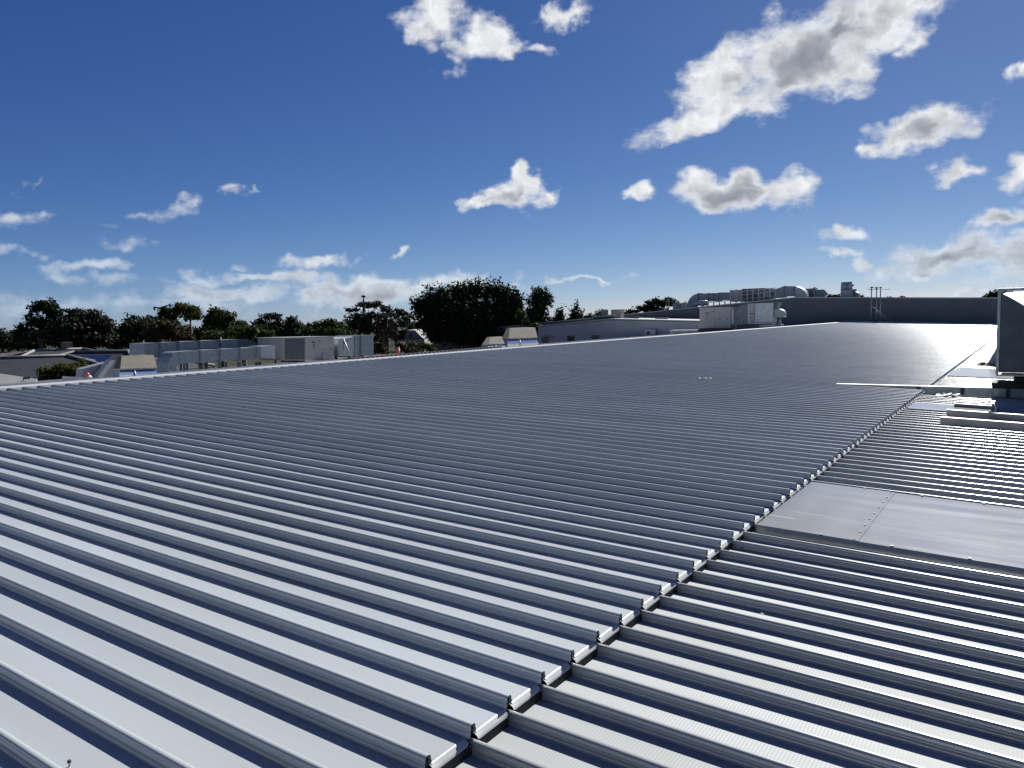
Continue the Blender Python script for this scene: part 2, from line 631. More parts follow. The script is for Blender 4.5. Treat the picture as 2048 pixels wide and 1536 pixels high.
M['cowl'] = mat('cowl_steel', (.045, .062, .078), .5, .15, 5, .2)
M['bark'] = mat('bark', (.085, .065, .05), .85, 0, 4, .35)
M['barkpale'] = mat('pale_bark', (.08, .07, .058), .8, 0, 3, .35)


def leaf_mat(name, c, c2, trans=.25):
    mt = bpy.data.materials.new(name)
    mt.use_nodes = True
    nt = mt.node_tree
    p = nt.nodes['Principled BSDF']
    p.inputs['Roughness'].default_value = .65
    p.inputs['Specular IOR Level'].default_value = .1
    at = nt.nodes.new('ShaderNodeAttribute')
    at.attribute_name = 'tint'
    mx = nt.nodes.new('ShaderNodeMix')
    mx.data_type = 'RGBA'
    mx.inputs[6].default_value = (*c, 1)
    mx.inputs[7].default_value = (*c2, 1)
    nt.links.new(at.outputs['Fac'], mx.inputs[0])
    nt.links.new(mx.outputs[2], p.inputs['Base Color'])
    tr = nt.nodes.new('ShaderNodeBsdfTranslucent')
    nt.links.new(mx.outputs[2], tr.inputs['Color'])
    ms = nt.nodes.new('ShaderNodeMixShader')
    ms.inputs[0].default_value = trans
    nt.links.new(p.outputs[0], ms.inputs[1])
    nt.links.new(tr.outputs[0], ms.inputs[2])
    nt.links.new(ms.outputs[0], nt.nodes['Material Output'].inputs['Surface'])
    return mt


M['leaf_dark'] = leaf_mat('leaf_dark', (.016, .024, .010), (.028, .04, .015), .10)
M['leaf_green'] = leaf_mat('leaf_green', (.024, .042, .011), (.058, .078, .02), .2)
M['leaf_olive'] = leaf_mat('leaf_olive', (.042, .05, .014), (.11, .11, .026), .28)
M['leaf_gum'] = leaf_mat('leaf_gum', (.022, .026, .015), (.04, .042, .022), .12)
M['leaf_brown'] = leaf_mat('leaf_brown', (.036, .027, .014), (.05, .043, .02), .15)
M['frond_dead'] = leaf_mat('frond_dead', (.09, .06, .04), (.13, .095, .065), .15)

# ------------------------------------------------------------------ ground
g = MB()
g.add([(-2500, -600, -6.6), (1500, -600, -6.6), (1500, 3500, -6.6), (-2500, 3500, -6.6)], [(0, 1, 2, 3)])
tag(g.build('ground', M['ground']), 'dry grassy ground around the buildings', 'ground', kind='structure')

# ------------------------------------------------------------------ ribbed roofs
PITCH = .2333
XJ = -1.575          # lap joint
XR = -14.16          # where the front sheets meet the ridge capping
LOW = -.060          # the lower roof lies this much below the upper one
_half = [(-.0225, 0), (-.0200, .003), (-.0170, .0065), (-.0155, .0155), (-.0178, .0205), (-.0165, .0250), (-.0140, .0275),
         (-.0138, .0345), (-.0133, .0382), (-.0116, .0420), (-.0086, .0447), (-.0045, .0462)]
RIB = _half + [(0, .0466)] + [(-y, z) for (y, z) in reversed(_half)]


def panel_mesh(name, x0, x1, lip, mats):
    mb = MB()
    pan = [(.0225, 0), (.075, .0004), (.158, .0004), (PITCH - .0225, 0)]
    xp = x1 - .016 if lip else x1          # the pan folds down just before the ribs stop
    for prof, xe, mi, sm in ((RIB, x1, 0, True), (pan, xp, 1, False)):
        xs = [x0, x0 + (x1 - x0) * .33, x0 + (x1 - x0) * .66, xe]
        n = len(prof)
        vs_ = [(x, y, z + roof_z(x)) for x in xs for (y, z) in prof]
        mb.add(vs_, [(i * n + k, i * n + n + k, i * n + n + k + 1, i * n + k + 1) for i in range(3) for k in range(n - 1)], mi, sm)
    if lip:
        zz = roof_z(xp)
        ys = [.0225, .030, .075, .158, .203, PITCH - .0225]
        rows = []
        for (dx, dz) in ((0, 0), (.006, -.0025), (.009, -.010), (.015, -.0125), (.0185, -.0235)):
            rows.append([(xp + dx, y, zz + dz * (1.0 if 0 < j < len(ys) - 1 else .7)) for j, y in enumerate(ys)])
        c = len(ys)
        mb.add([p for r in rows for p in r], [(a * c + k, a * c + c + k, a * c + c + k + 1, a * c + k + 1) for a in range(len(rows) - 1) for k in range(c - 1)], 3, True)
        # black foam closure set back inside the rib, and an added black strip standing in for shade below the lip
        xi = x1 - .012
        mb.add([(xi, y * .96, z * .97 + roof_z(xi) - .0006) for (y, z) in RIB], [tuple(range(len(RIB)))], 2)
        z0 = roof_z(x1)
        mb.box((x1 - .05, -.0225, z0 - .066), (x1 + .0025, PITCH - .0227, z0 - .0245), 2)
    return mb.mesh(name, mats)


WY = 75.0            # wall at the far end of the roofs
Y0 = -1.72 + .045
N_PANEL = int((WY - Y0) / PITCH)
N_SINGLE = 296
upper = empty('upper_roof', (XJ, Y0, 0), 'long upper slope of pale grey ribbed steel roofing, left of the stepped joint', 'roof')
lower = empty('lower_roof', (0, Y0, LOW), 'lower strip of ribbed steel roofing with finely fluted pans, right of the stepped joint', 'roof')
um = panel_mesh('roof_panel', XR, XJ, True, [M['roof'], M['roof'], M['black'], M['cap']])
lm = panel_mesh('lower_roof_panel', -1.95, 9.0, False, [M['roof_low'], M['roof_flute'], M['black'], M['cap']])
rj = random.Random(3)


def far_panels(src, n, name, parent, x):
    """the farthest panels, only slivers in the view, joined into one part"""
    nv = len(src.vertices)
    co = np.empty(nv * 3)
    src.vertices.foreach_get('co', co)
    co = co.reshape(-1, 3)
    fs = [tuple(p.vertices) for p in src.polygons]
    mi = [p.material_index for p in src.polygons]
    sm = [p.use_smooth for p in src.polygons]
    mb = MB()
    for i in range(n):
        o = len(mb.v)
        mb.v += [(float(p[0]), float(p[1]) + i * PITCH, float(p[2])) for p in co]
        mb.f += [tuple(o + k for k in f) for f in fs]
        mb.mi += mi
        mb.sm += sm
    ob = bpy.data.objects.new(name, mb.mesh(name, list(src.materials)))
    col.objects.link(ob)
    ob.parent = parent
    ob.location = (x, N_SINGLE * PITCH, 0)
    ob['kind'] = 'stuff'
    return ob


for i in range(N_SINGLE):
    y = Y0 + i * PITCH
    o = bpy.data.objects.new('roof_panel', um)
    col.objects.link(o)
    o.parent = upper
    o.location = (-XJ + rj.uniform(-.004, .004), y - Y0, rj.uniform(-.0006, .0006))
    o.rotation_euler = (math.radians(rj.uniform(-.35, .35)), 0, 0)
    o = bpy.data.objects.new('roof_panel', lm)
    col.objects.link(o)
    o.parent = lower
    o.location = (0, y - Y0 + .004, rj.uniform(-.0006, .0006))
    o.rotation_euler = (math.radians(rj.uniform(-.5, .5)), 0, 0)
far_panels(um, N_PANEL - N_SINGLE, 'far_roof_panels', upper, -XJ)
far_panels(lm, N_PANEL - N_SINGLE, 'far_roof_panels', lower, 0)

# ridge capping with a lip notched down between the ribs
RZ = roof_z(XR)
cap = MB()
xa, xb, xc = XR + .16, XR - .13, XR - .42
za, zb, zc = roof_z(xa) + .0475, roof_z(XR) + .055, roof_z(XR) + .036
YE = Y0 + N_PANEL * PITCH
cap.add([(xa, Y0, za), (xa, YE, za), (xb, YE, zb), (xb, Y0, zb), (xc, YE, zc), (xc, Y0, zc), (xc, YE, zc - .1), (xc, Y0, zc - .1)],
        [(0, 1, 2, 3), (3, 2, 4, 5), (5, 4, 6, 7)])
capo = cap.build('ridge_cap', M['cap'], upper)
lipm = MB()
lipm.add([(xa + .001, .0225, roof_z(xa) + .0470), (xa + .001, PITCH - .0225, roof_z(xa) + .0470), (xa + .014, PITCH - .029, roof_z(xa) + .006), (xa + .014, .029, roof_z(xa) + .006)],
         [(0, 1, 2, 3)][::-1])
lip_me = lipm.mesh('cap_lip', [M['cap']])
for i in range(N_SINGLE):
    o = bpy.data.objects.new('cap_lip', lip_me)
    col.objects.link(o)
    o.parent = upper
    o.location = (-XJ, i * PITCH, 0)
far_panels(lip_me, N_PANEL - N_SINGLE, 'far_cap_lips', upper, -XJ)

# rear slope beyond the ridge and the walls that carry both roofs
REAR = math.tan(math.radians(3.4))


def rear_z(x):
    return zb - .05 - (xb - x) * REAR


rr = MB()
xs2, prof = (xc + .02, -33.0), []
for i in range(int((WY - 2.5) / PITCH)):
    yy = 2.5 + i * PITCH
    prof += [(yy, 0), (yy + .03, .0), (yy + .036, .04), (yy + .064, .04), (yy + .07, 0)]
vv = []
for x in xs2:
    vv += [(x, y, z + rear_z(x)) for (y, z) in prof]
n = len(prof)
rr.add(vv, [(k, k + 1, n + k + 1, n + k) for k in range(n - 1)][::1])
rear = tag(rr.build('rear_roof', M['cap']), 'far slope of grey ribbed roofing falling away behind the white ridge capping', 'roof')
# ribbed sheet that shows as a grey strip just above the capping
us = MB()
a0, a1 = AX(705, 721.5, -15.3), AX(1010, 695.5, -15.3)
nn = int((a1[1] - a0[1]) / .19)
pr = []
for i in range(nn):
    yy, t = a0[1] + i * .19, i / nn
    zz = a0[2] * (1 - t) + a1[2] * t
    pr += [(yy, zz), (yy + .11, zz), (yy + .125, zz + .035), (yy + .165, zz + .035), (yy + .18, zz)]
vv = [(-15.3, y, z - .12) for (y, z) in pr] + [(-15.34, y, z + .03) for (y, z) in pr] + [(-15.75, y, z + .02) for (y, z) in pr]
n = len(pr)
us.add(vv, [(r * n + k, r * n + k + 1, r * n + n + k + 1, r * n + n + k) for r in range(2) for k in range(n - 1)])
us.build('upstand_sheet', M['conc'], rear)
bw = MB()
bw.box((-32.6, 2.7, -6.6), (9.0, WY - .1, -2.4))
bw.box((-1.9, -1.5, -6.6), (8.9, 2.6, -.7))
bw.box((XR + .3, -1.5, -6.6), (-1.95, 2.6, -.45))
tag(bw.build('building_wall', M['wall_white']), 'rendered walls carrying the big ribbed roof', 'wall', kind='structure')

# screws, scraps and other small things lying on the roofs
hb = AR(139, 1533)
sc = empty('roof_screw', hb, 'dark upright screw at the bottom left of the ribbed roof', 'screw')
MB().tube([hb + [0, 0, -.005], hb + [0, 0, .014]], .0035, 6).build('shank', M['steel'], sc)
MB().tube([hb + [0, 0, .014], hb + [0, 0, .021]], [.0075, .006], 6).build('head', M['dark'], sc)
ltr = empty('bark_strip', AR(1478, 1094, LOW), 'curled strip of dark bark in a pan beside the stepped joint', 'bark')
p0 = AR(1462, 1090, LOW + .002)
p1 = AR(1486, 1096, LOW + .012)
MB().tube([p0, p0 * .6 + p1 * .4 + [0, .01, .012], p1], [.006, .012, .003], 6).build('bark_curl', M['bark'], ltr)
for k, (px, py, w, lab) in enumerate([(1398, 758, .05, 'left scrap of white plastic among three on the middle of the roof'), (1409, 757.5, .09, 'middle, longest scrap of white plastic of three on the roof'), (1420, 758, .05, 'right scrap of white plastic among three on the middle of the roof')]):
    c = AR(px, py, .05)
    s_ = MB()
    s_.add([c + [-w, -.02, 0], c + [-w * .2, .02, .03], c + [w * .5, -.01, .012], c + [w, .02, .03], c + [w * .6, .06, .0], c + [-w * .5, .06, .005]],
           [(0, 1, 5), (1, 2, 4, 5), (2, 3, 4)])
    tag(s_.build('plastic_scrap', M['white']), lab, 'litter', 'scraps of plastic on the roof')
c = AR(1523, 1229, LOW + .044)
s_ = MB()
s_.add([c + [-.012, -.005, 0], c + [.0, -.008, .012], c + [.014, -.004, .002], c + [.004, .012, .003]], [(0, 1, 3), (1, 2, 3)])
tag(s_.build('swarf_chip', M['white']), 'tiny white chip on a rib crest of the lower roof', 'litter')


# flat sheets laid over the ribs of the lower roof
def flat_sheet(name, x0, x1, y0, y1, z_off, seams, label, screws=True):
    root = empty(name, (x0, y0, roof_z(x0) + z_off), label, 'sheet')
    edges = [x0] + seams + [x1]
    for i in range(len(edges) - 1):
        a, b_ = edges[i], edges[i + 1] + (.03 if i < len(edges) - 2 else 0)
        lift = .0035 * (len(edges) - 2 - i)
        mb = MB()
        nx = 10
        vs_, fs = [], []
        for j in range(nx + 1):
            x = a + (b_ - a) * j / nx
            for k in range(5):
                y = y0 + (y1 - y0) * k / 4
                bow = .0014 * math.sin(j * 1.3 + i * 2) * math.sin(math.pi * k / 4)
                vs_.append((x, y, roof_z(x) + z_off + lift + bow))
        for j in range(nx):
            for k in range(4):
                fs.append((j * 5 + k, j * 5 + 5 + k, j * 5 + 6 + k, j * 5 + k + 1))
        mb.add(vs_, fs, 0, True)
        mb.add([(a, y0, roof_z(a) + z_off + lift), (b_, y0, roof_z(b_) + z_off + lift), (b_, y0 - .011, roof_z(b_) + z_off - .049), (a, y0 - .011, roof_z(a) + z_off - .049)], [(3, 2, 1, 0)])
        mb.add([(a, y1, roof_z(a) + z_off + lift), (b_, y1, roof_z(b_) + z_off + lift), (b_, y1 + .004, roof_z(b_) + z_off - .043), (a, y1 + .004, roof_z(a) + z_off - .043)], [(0, 1, 2, 3)])
        mb.build('cover_sheet', M['flat'], root)
    if screws:
        for sx in seams:
            nr = 9
            for k in range(nr):
                y = y0 + .03 + (y1 - y0 - .06) * k / (nr - 1)
                z = roof_z(sx) + z_off + .0045
                MB().tube([(sx, y, z), (sx, y, z + .004)], .0075, 6).build('rivet', M['dark'], root)
        for k in range(1, 9):
            x = x0 + .42 * k
            if x > x1: break
            for y in (y0 + .004, y1 - .004):
                z = roof_z(x) + z_off + .003
                MB().tube([(x, y, z), (x, y, z + .006)], .011, 6).build('screw', M['dark'], root)
    return root


pa, pb = AR(1510, 1050, 0), AR(1635, 965, 0)
ps = AR(1707, 1080, .0)
flat_sheet('cover_plate', XJ + .035, 3.2, pa[1] + .02, pb[1], -.004, [float(ps[0])], 'smooth flat steel cover laid across the ribs beside the joint, riveted along one seam')
q0, q1 = AR(1905, 752, -.004), AR(1925, 735, -.004)
flat_sheet('cover_plate', XJ + .04, 2.5, q0[1], q1[1], -.004, [-.6], 'flat steel cover near the foot of the big plant box', False)
q0, q1 = AR(1850, 819, -.004), AR(1860, 806, -.004)
flat_sheet('cover_plate', XJ + .05, -.42, q0[1], q1[1], -.004, [], 'short flat steel cover between the joint and the loose channels', False)

# ------------------------------------------------------------------ platform beam, channels and the big plant box
bt = AR(1676, 769, .046)
BZ = float(bt[2]) + .006
BYY = float(bt[1])
beam = empty('support_beam', (0, BYY, 0), 'level galvanised support beam running out over the joint from under the plant box', 'beam')
poly = [(bt[0] - .02, BYY, BZ), (bt[0] - .02, BYY, roof_z(bt[0]) + .045), (XJ + .02, BYY, roof_z(XJ) + .046), (XJ + .021, BYY, roof_z(XJ) - .004), (3.2, BYY, roof_z(3.2) - .004), (3.2, BYY, BZ)]
MB().prism(poly[::-1], (0, .09, 0)).build('web', M['galv'], beam)
MB().box((bt[0] - .03, BYY - .012, BZ), (3.2, BYY + .10, BZ + .008)).build('top_flange', M['galv2'], beam)
for px in (1837, 1925, 2016):
    c = AY(px, 780, BYY)
    MB().box((c[0] - .028, BYY - .03, roof_z(c[0]) + .0), (c[0] + .028, BYY - .0015, BZ - .004)).build('bracket', M['dark'], beam)

for (px0, py0, px1, ht, lab, ln) in [(1908, 815, 1990, .06, 'short pale channel lying nearest the support beam', None),
                                     (1893, 831, 2090, .08, 'long pale channel in the middle of three laid beside the beam', 2.6),
                                     (1880, 848, 2090, .088, 'long pale channel nearest the camera of three laid beside the beam', 2.9)]:
    a = AR(px0, py0, LOW + .044)
    b_ = AR(px1, py0 + (px1 - px0) * .06, LOW + .044)
    xe = float(b_[0]) if ln is None else float(a[0]) + ln
    ch = empty('steel_channel', a, lab, 'channel', 'loose channels laid on the lower roof')
    y, x0 = float(a[1]), float(a[0])
    z0, z1 = roof_z(x0) + LOW + .046, roof_z(xe) + LOW + .046
    MB().prism([(x0, y, z0), (xe, y, z1), (xe, y, z1 + ht), (x0, y, z0 + ht)][::-1], (0, .006, 0)).build('web', M['timber'], ch)
    MB().prism([(x0, y + .0065, z0 + ht - .006), (xe, y + .0065, z1 + ht - .006), (xe, y + .0065, z1 + ht), (x0, y + .0065, z0 + ht)][::-1], (0, .085, 0)).build('top_flange', M['timber'], ch)
    MB().prism([(x0, y + .0065, z0), (xe, y + .0065, z1), (xe, y + .0065, z1 + .006), (x0, y + .0065, z0 + .006)][::-1], (0, .085, 0)).build('bottom_flange', M['timber'], ch)

# big duct cowl at the right edge of the picture
BY = 14.45
p00, p10 = AY(1996, 577, BY), AY(1994, 748, BY)
x0, zt, zb0 = float(p00[0]), float(p00[2]), float(p10[2])
x1, y1 = 2.3, BY + 2.1
box = empty('duct_cowl', (x0, BY, 0), 'big dark galvanised duct cowl with bright curved lid at the right edge', 'duct cowl')
cA = AY(2006, 588, BY)
cB = AY(2048, 611, BY)
curve = []
for t in np.linspace(0, 1, 9):
    x = cA[0] + (cB[0] - cA[0]) * t * 2.2
    z = cA[2] - (cA[2] - cB[2]) * ((t * 2.2) ** 1.12)
    curve.append((float(x), float(z)))
xe, ze = curve[-1]
front = [(x0 + .045, BY, zb0 + .03)] + [(x0 + .045, BY, zt - .05)] + [(x, BY, z) for (x, z) in curve] + [(x1, BY, ze), (x1, BY, zb0 + .03)]
MB().prism(front, (0, .02, 0)).build('cheek', M['cowl'], box)
lid = MB()
vs_, fs = [], []
for (x, z) in curve + [(x1, ze)]:
    vs_ += [(x, BY + .021, z), (x, y1, zt - .03)]
for k in range(len(curve)):
    fs.append((2 * k, 2 * k + 2, 2 * k + 3, 2 * k + 1))
lid.add(vs_, fs, 0, True)
lid.build('lid', M['white'], box)
fr = MB()
fr.box((x0, BY - .012, zb0), (x0 + .043, BY + .03, zt))
fr.box((x0 + .0435, BY - .0115, zt - .042), (x1, BY + .03, zt - .0005))
fr.build('angle_frame', M['galv'], box, .003)
sd = MB()
sd.box((x0 + .004, BY + .031, zb0 + .01), (x0 + .02, y1, zt - .01))
sd.box((x0 + .0205, y1 - .02, zb0 + .01), (x1, y1 + .004, zt - .06))
sd.build('side_panel', M['cowl'], box)
pt = AY(2030, 757, BY)
tray = MB()
tray.box((x0 + .01, BY - .02, zb0 - .03), (x1, BY + 2.1, zb0 - .002))
tray.build('base_tray', M['galv'], box)
MB().box((x0 - .02, BY + .55, zb0 + .35), (x0 - .002, BY + .62, zb0 + .52)).build('latch', M['galv2'], box)
pf = empty('plant_platform', (x0, BY, 0), 'steel platform carrying the big duct cowl, its shade put into the black', 'platform')
dk = AY(1984, 768, BYY - .1)
MB().box((float(dk[0]), BYY - .16, BZ + .012), (x1, BYY + .5, BZ + .105)).build('deck', M['black'], pf)  # black deck colour paints in the platform's shadow
MB().box((float(dk[0]) + .3, BYY - .1, BZ + .106), (x1, BYY + .45, zb0 - .034)).build('riser', M['black'], pf)
for xx in (-.1, 1.6):
    MB().box((xx, BYY + .3, roof_z(xx) + LOW + .046), (xx + .08, BYY + .38, BZ + .011)).build('leg', M['black'], pf)
jb = AR(1995, 768, LOW + .05)
jn = empty('junction_box', jb, 'small dark electrical box with white clip below the duct cowl', 'junction box')
MB().box(jb + [-.05, 0, 0], jb + [.03, .05, .07]).build('case', M['dark'], jn)
MB().box(jb + [.05, 0, 0], jb + [.12, .04, .05]).build('clip', M['white'], jn)
for k, (px, py, lab) in enumerate([(1886, 794, 'crumpled clear plastic left of two under the support beam'), (1902, 793, 'crumpled clear plastic right of two under the support beam')]):
    c = AR(px, py, LOW + .05)
    s_ = MB()
    rq = random.Random(k)
    pts = [c + [-.12 + .048 * i + rq.uniform(-.01, .01), rq.uniform(-.03, .05), rq.uniform(0, .05)] for i in range(6)]
    pts2 = [q + np.array([.01, .08, rq.uniform(-.02, .03)]) for q in pts]
    s_.add(pts + pts2, [(i, i + 1, 7 + i, 6 + i) for i in range(5)])
    tag(s_.build('plastic_wrap', M['white']), lab, 'litter', 'plastic under the beam')

# small cowl further back on the lower roof
gp = AR(1972, 731, LOW + .046)
gy = float(gp[1])
gc = empty('gusset_cowl', gp, 'small grey sloping cowl on a beige pad behind the duct cowl', 'cowl')
a, b_ = AY(1962, 733, gy), AY(1996, 690, gy)
MB().prism([(a[0] + .1, gy, a[2]), (b_[0] + 1.2, gy, a[2]), (b_[0] + 1.2, gy, b_[2] + .1), (b_[0], gy, b_[2])], (0, .9, 0)).build('hood', M['grey_sheet'], gc)
pd0 = AY(1951, 735, gy - .25)
MB().box((pd0[0], gy - .25, gp[2] - .01), (pd0[0] + 1.6, gy + 1.0, gp[2] + .02)).build('pad', M['beige'], gc)
MB().box((a[0] - .02, gy - .05, gp[2] + .021), (a[0] + .09, gy + .05, gp[2] + .09)).build('hinge', M['dark'], gc)

# ------------------------------------------------------------------ far wall at the end of the roof
wt = AY(1590, 596, WY)
wr = AY(1995, 597, WY)
wlft = AY(1072, 648, WY)
sl_r = (wr[2] - wt[2]) / (wr[0] - wt[0])
sl_l = (wlft[2] - wt[2]) / (wlft[0] - wt[0])
xl, xr_ = -62.0, 16.0
WL = (xl, WY, wt[2] + sl_l * (xl - wt[0]))
WR = (xr_, WY, wt[2] + sl_r * (xr_ - wt[0]))
fb = empty('gable_building', (wt[0], WY, -6.6), 'long dark grey gabled building with plain wall across the end of the roof', 'building')
MB().prism([(xl, WY, -6.6), (xr_, WY, -6.6), WR, tuple(wt), WL], (0, 30, 0)).build('wall', M['wall'], fb)
cp = MB()
for (a, b_) in ((WL, tuple(wt)), (tuple(wt), WR)):
    a, b_ = np.array(a), np.array(b_)
    cp.prism([a + [0, -.04, .003], b_ + [0, -.04, .003], b_ + [0, -.04, .09], a + [0, -.04, .09]][::-1], (0, .35, 0))
cp.build('parapet_capping', M['capping'], fb)
ap = MB()
ap.prism([(XR, WY - .14, roof_z(XR) + .05), (9, WY - .14, roof_z(9) + .05), (9, WY - .005, roof_z(9) + .14), (XR, WY - .005, roof_z(XR) + .14)][::-1], (0, 0, -.02))
ap.build('apron_flashing', M['roof'], fb)


def wall_top(x):
    return wt[2] + (sl_l if x < wt[0] else sl_r) * (x - wt[0])


# mast frame standing on the roof
MY = 73.2
mroot = empty('antenna_frame', AY(1753, 648, MY), 'thin three-post steel mast frame with crossbar in front of far wall', 'antenna')
for px, top in ((1742.5, 576), (1752.5, 577), (1760.5, 576.5)):
    a, b_ = AY(px - .5, 648, MY), AY(px, top, MY)
    MB().tube([(a[0], MY, roof_z(a[0])), (a[0], MY, b_[2])], .045, 6).build('post', M['steel'], mroot)
    MB().box((a[0] - .09, MY - .06, b_[2] - .02), (a[0] + .09, MY + .06, b_[2] + .1)).build('clamp', M['dark'], mroot)
a, b_ = AY(1735, 579, MY), AY(1780, 578.5, MY)
MB().tube([a + [0, -.06, 0], b_ + [0, -.06, 0]], .022, 5).build('crossbar', M['steel'], mroot)
a, b_ = AY(1741, 576, MY), AY(1756, 575.5, MY)
MB().tube([a + [0, .06, .05], b_ + [0, .06, .05]], .028, 5).build('crossbar', M['steel'], mroot)
for (pxa, pya, pxb, pyb) in ((1745, 613, 1786, 645), (1752, 622, 1778, 646)):
    MB().tube([AY(pxa, pya, MY), AY(pxb, pyb, MY)], .022, 5).build('stay', M['steel'], mroot)


# ------------------------------------------------------------------ generic rooftop plant
def ybox(mb, px0, px1, py0, py1, y, dep, mi=0):
    a, b_ = AY(px0, py0, y), AY(px1, py1, y)
    return mb.box((a[0], y, b_[2]), (b_[0], y + dep, a[2]), mi)


def xbox(mb, px0, px1, py0, py1, x, dep, mi=0, py0b=None):
    a, b_ = AX(px0, py0, x), AX(px1, py1, x)
    return mb.box((x - dep, a[1], b_[2]), (x, b_[1], a[2]), mi)


def ypoly(mb, pts, y, dep, mi=0):
    return mb.prism([tuple(AY(px, py, y)) for (px, py) in pts], (0, dep, 0), mi)


def xpoly(mb, pts, x, dep, mi=0):
    return mb.prism([tuple(AX(px, py, x)) for (px, py) in pts], (-dep, 0, 0), mi)


def arc(cx, cy, rx, ry, a0, a1, n=8):
    return [(cx + rx * math.cos(math.radians(a0 + (a1 - a0) * i / n)), cy - ry * math.sin(math.radians(a0 + (a1 - a0) * i / n))) for i in range(n + 1)]


# plant on the far building
PY = 79.5
d1 = empty('roof_duct', AY(1374, 616, PY), 'galvanised duct with rounded elbow at the left of the far rooftop plant', 'duct')
ypoly(MB(), arc(1398, 617, 25, 30, 180, 90) + [(1398, 603)] + arc(1399, 618, 12, 15, 90, 180)[0:], PY, 1.1).build('elbow', M['galv'], d1)
for (a, b_, t0, b0) in ((1398.3, 1416.2, 587, 602.5), (1416.6, 1427, 586.6, 602.3), (1427.4, 1437, 586.2, 602), (1437.4, 1460.5, 585, 600.5)):
    ypoly(MB(), [(a, t0), (b_, t0 - .5), (b_, b0 - .5), (a, b0)], PY, 1.1).build('duct_section', M['galv'], d1)
for px in (1396, 1416, 1427, 1437):
    ybox(MB(), px - .9, px + .9, 586, 602.8, PY - .05, 1.2).build('flange', M['galv_dark'], d1)
d1b = empty('insulated_pipe', AY(1387, 616, PY - .9), 'short lagged pipe bent under the elbow duct on the far roof', 'pipe')
MB().tube([AY(1388, 613, PY - .9), AY(1394, 607, PY - .9), AY(1405, 606, PY - .9), AY(1416, 606, PY - .9)], .28, 10).build('lagging', M['galv2'], d1b)
ypoly(MB(), [(1402, 613), (1405, 606), (1407, 613)], PY - 1.3, .2).build('saddle', M['white'], d1b)
u1 = empty('air_handler', AY(1480, 604, PY), 'brown-grey louvred air handling unit behind railings on the far roof', 'air handler')
ybox(MB(), 1461, 1483, 580.5, 603, PY - .2, 1.6).build('cabinet', M['unit'], u1)
ybox(MB(), 1483.2, 1539, 579.5, 602, PY, 1.8).build('cabinet', M['galv_dark'], u1)
for (a, b_) in ((1485, 1491), (1493, 1501), (1503, 1514)):
    ybox(MB(), a, b_, 584, 600, PY - .05, .04).build('louvre', M['grille'], u1)
ybox(MB(), 1484, 1528, 577.8, 579.4, PY + .1, 1.5).build('roof_panel', M['dark'], u1)
ybox(MB(), 1528.3, 1538, 576.9, 579.4, PY + .1, 1.5).build('fan_cap', M['unit'], u1)
u2 = empty('white_cabinet', AY(1533, 600, PY - .6), 'pale cabinet behind the railing right of the air handler', 'cabinet')
ybox(MB(), 1527, 1541.5, 582, 594, PY - .6, .5).build('case', M['cream'], u2)
for k in range(3):
    ybox(MB(), 1529 + 4 * k, 1529.8 + 4 * k, 583, 590, PY - .63, .02).build('slot', M['dark'], u2)
d2 = empty('roof_duct', AY(1590, 597, PY), 'galvanised duct rising to a peak then curving down, right of the air handler', 'duct')
ypoly(MB(), [(1540, 581), (1558, 576), (1558, 596), (1540, 596)], PY, 1.2).build('duct_section', M['galv'], d2)
ypoly(MB(), [(1558.3, 576), (1568, 572), (1568, 595), (1558.3, 596)], PY, 1.2).build('duct_section', M['galv'], d2)
ypoly(MB(), [(1568.3, 572), (1589, 572.5), (1589, 592), (1568.3, 593)], PY, 1.2).build('duct_section', M['galv'], d2)
ypoly(MB(), [(1589.3, 572.5)] + arc(1589, 599, 26, 26, 78, 0, 9) + [(1589.3, 599)], PY, 1.2).build('elbow', M['galv2'], d2)
for px in (1568, 1589):
    ybox(MB(), px - .8, px + .8, 572, 593, PY - .05, 1.3).build('flange', M['galv_dark'], d2)
d3 = empty('roof_duct', AY(1630, 597, PY + 1.5), 'galvanised duct with a slanted open end behind the curved elbow', 'duct')
ypoly(MB(), [(1604, 578), (1626, 576.5), (1626, 594), (1604, 596)], PY + 1.6, 1.0).build('duct_section', M['galv_dark'], d3)
ybox(MB(), 1626.3, 1630, 575.5, 594, PY + 1.5, 1.2).build('flange', M['unit'], d3)
ypoly(MB(), [(1630.3, 578), (1640, 579), (1640, 594), (1630.3, 594)], PY + 1.6, 1.0).build('duct_section', M['galv'], d3)
ypoly(MB(), [(1640.3, 579), (1648, 579), (1656, 588), (1646, 595), (1640.3, 593)], PY + 1.6, 1.0).build('end_section', M['galv'], d3)
MB().tube([AY(1629, 577, PY + 1.9), AY(1629, 574, PY + 1.9)], .06, 6).build('stub_pipe', M['dark'], d3)
vt = empty('vent_tower', AY(1694, 597, PY), 'square vent tower with cross-braced blue-grey faces on the far wall', 'vent')
A_ = lambda px, py, dy=0: tuple(AY(px, py, PY + dy))
vb = MB()
ypoly(vb, [(1681.5, 579.5), (1705, 579), (1705, 598), (1681, 598)], PY, 1.2)
vb.build('lower_body', M['white'], vt)
vb = MB()
vb.add([A_(1682.5, 564.5), A_(1704, 563.2), A_(1705.5, 580.5, -.03), A_(1692.5, 590.5, -.02), A_(1681, 580.5, -.03), A_(1693.3, 574, -.22)],
       [(0, 5, 1), (1, 5, 2), (2, 5, 4), (4, 5, 0), (4, 2, 3)])
vb.add([A_(1682.5, 564.5), A_(1704, 563.2), A_(1704, 563.2, 1.2), A_(1682.5, 564.5, 1.2), A_(1681, 580.5, 1.2), A_(1705.5, 580.5, 1.2), A_(1681, 580.5, -.03), A_(1705.5, 580.5, -.03)],
       [(0, 1, 2, 3), (0, 3, 4, 6), (1, 7, 5, 2), (3, 2, 5, 4)])
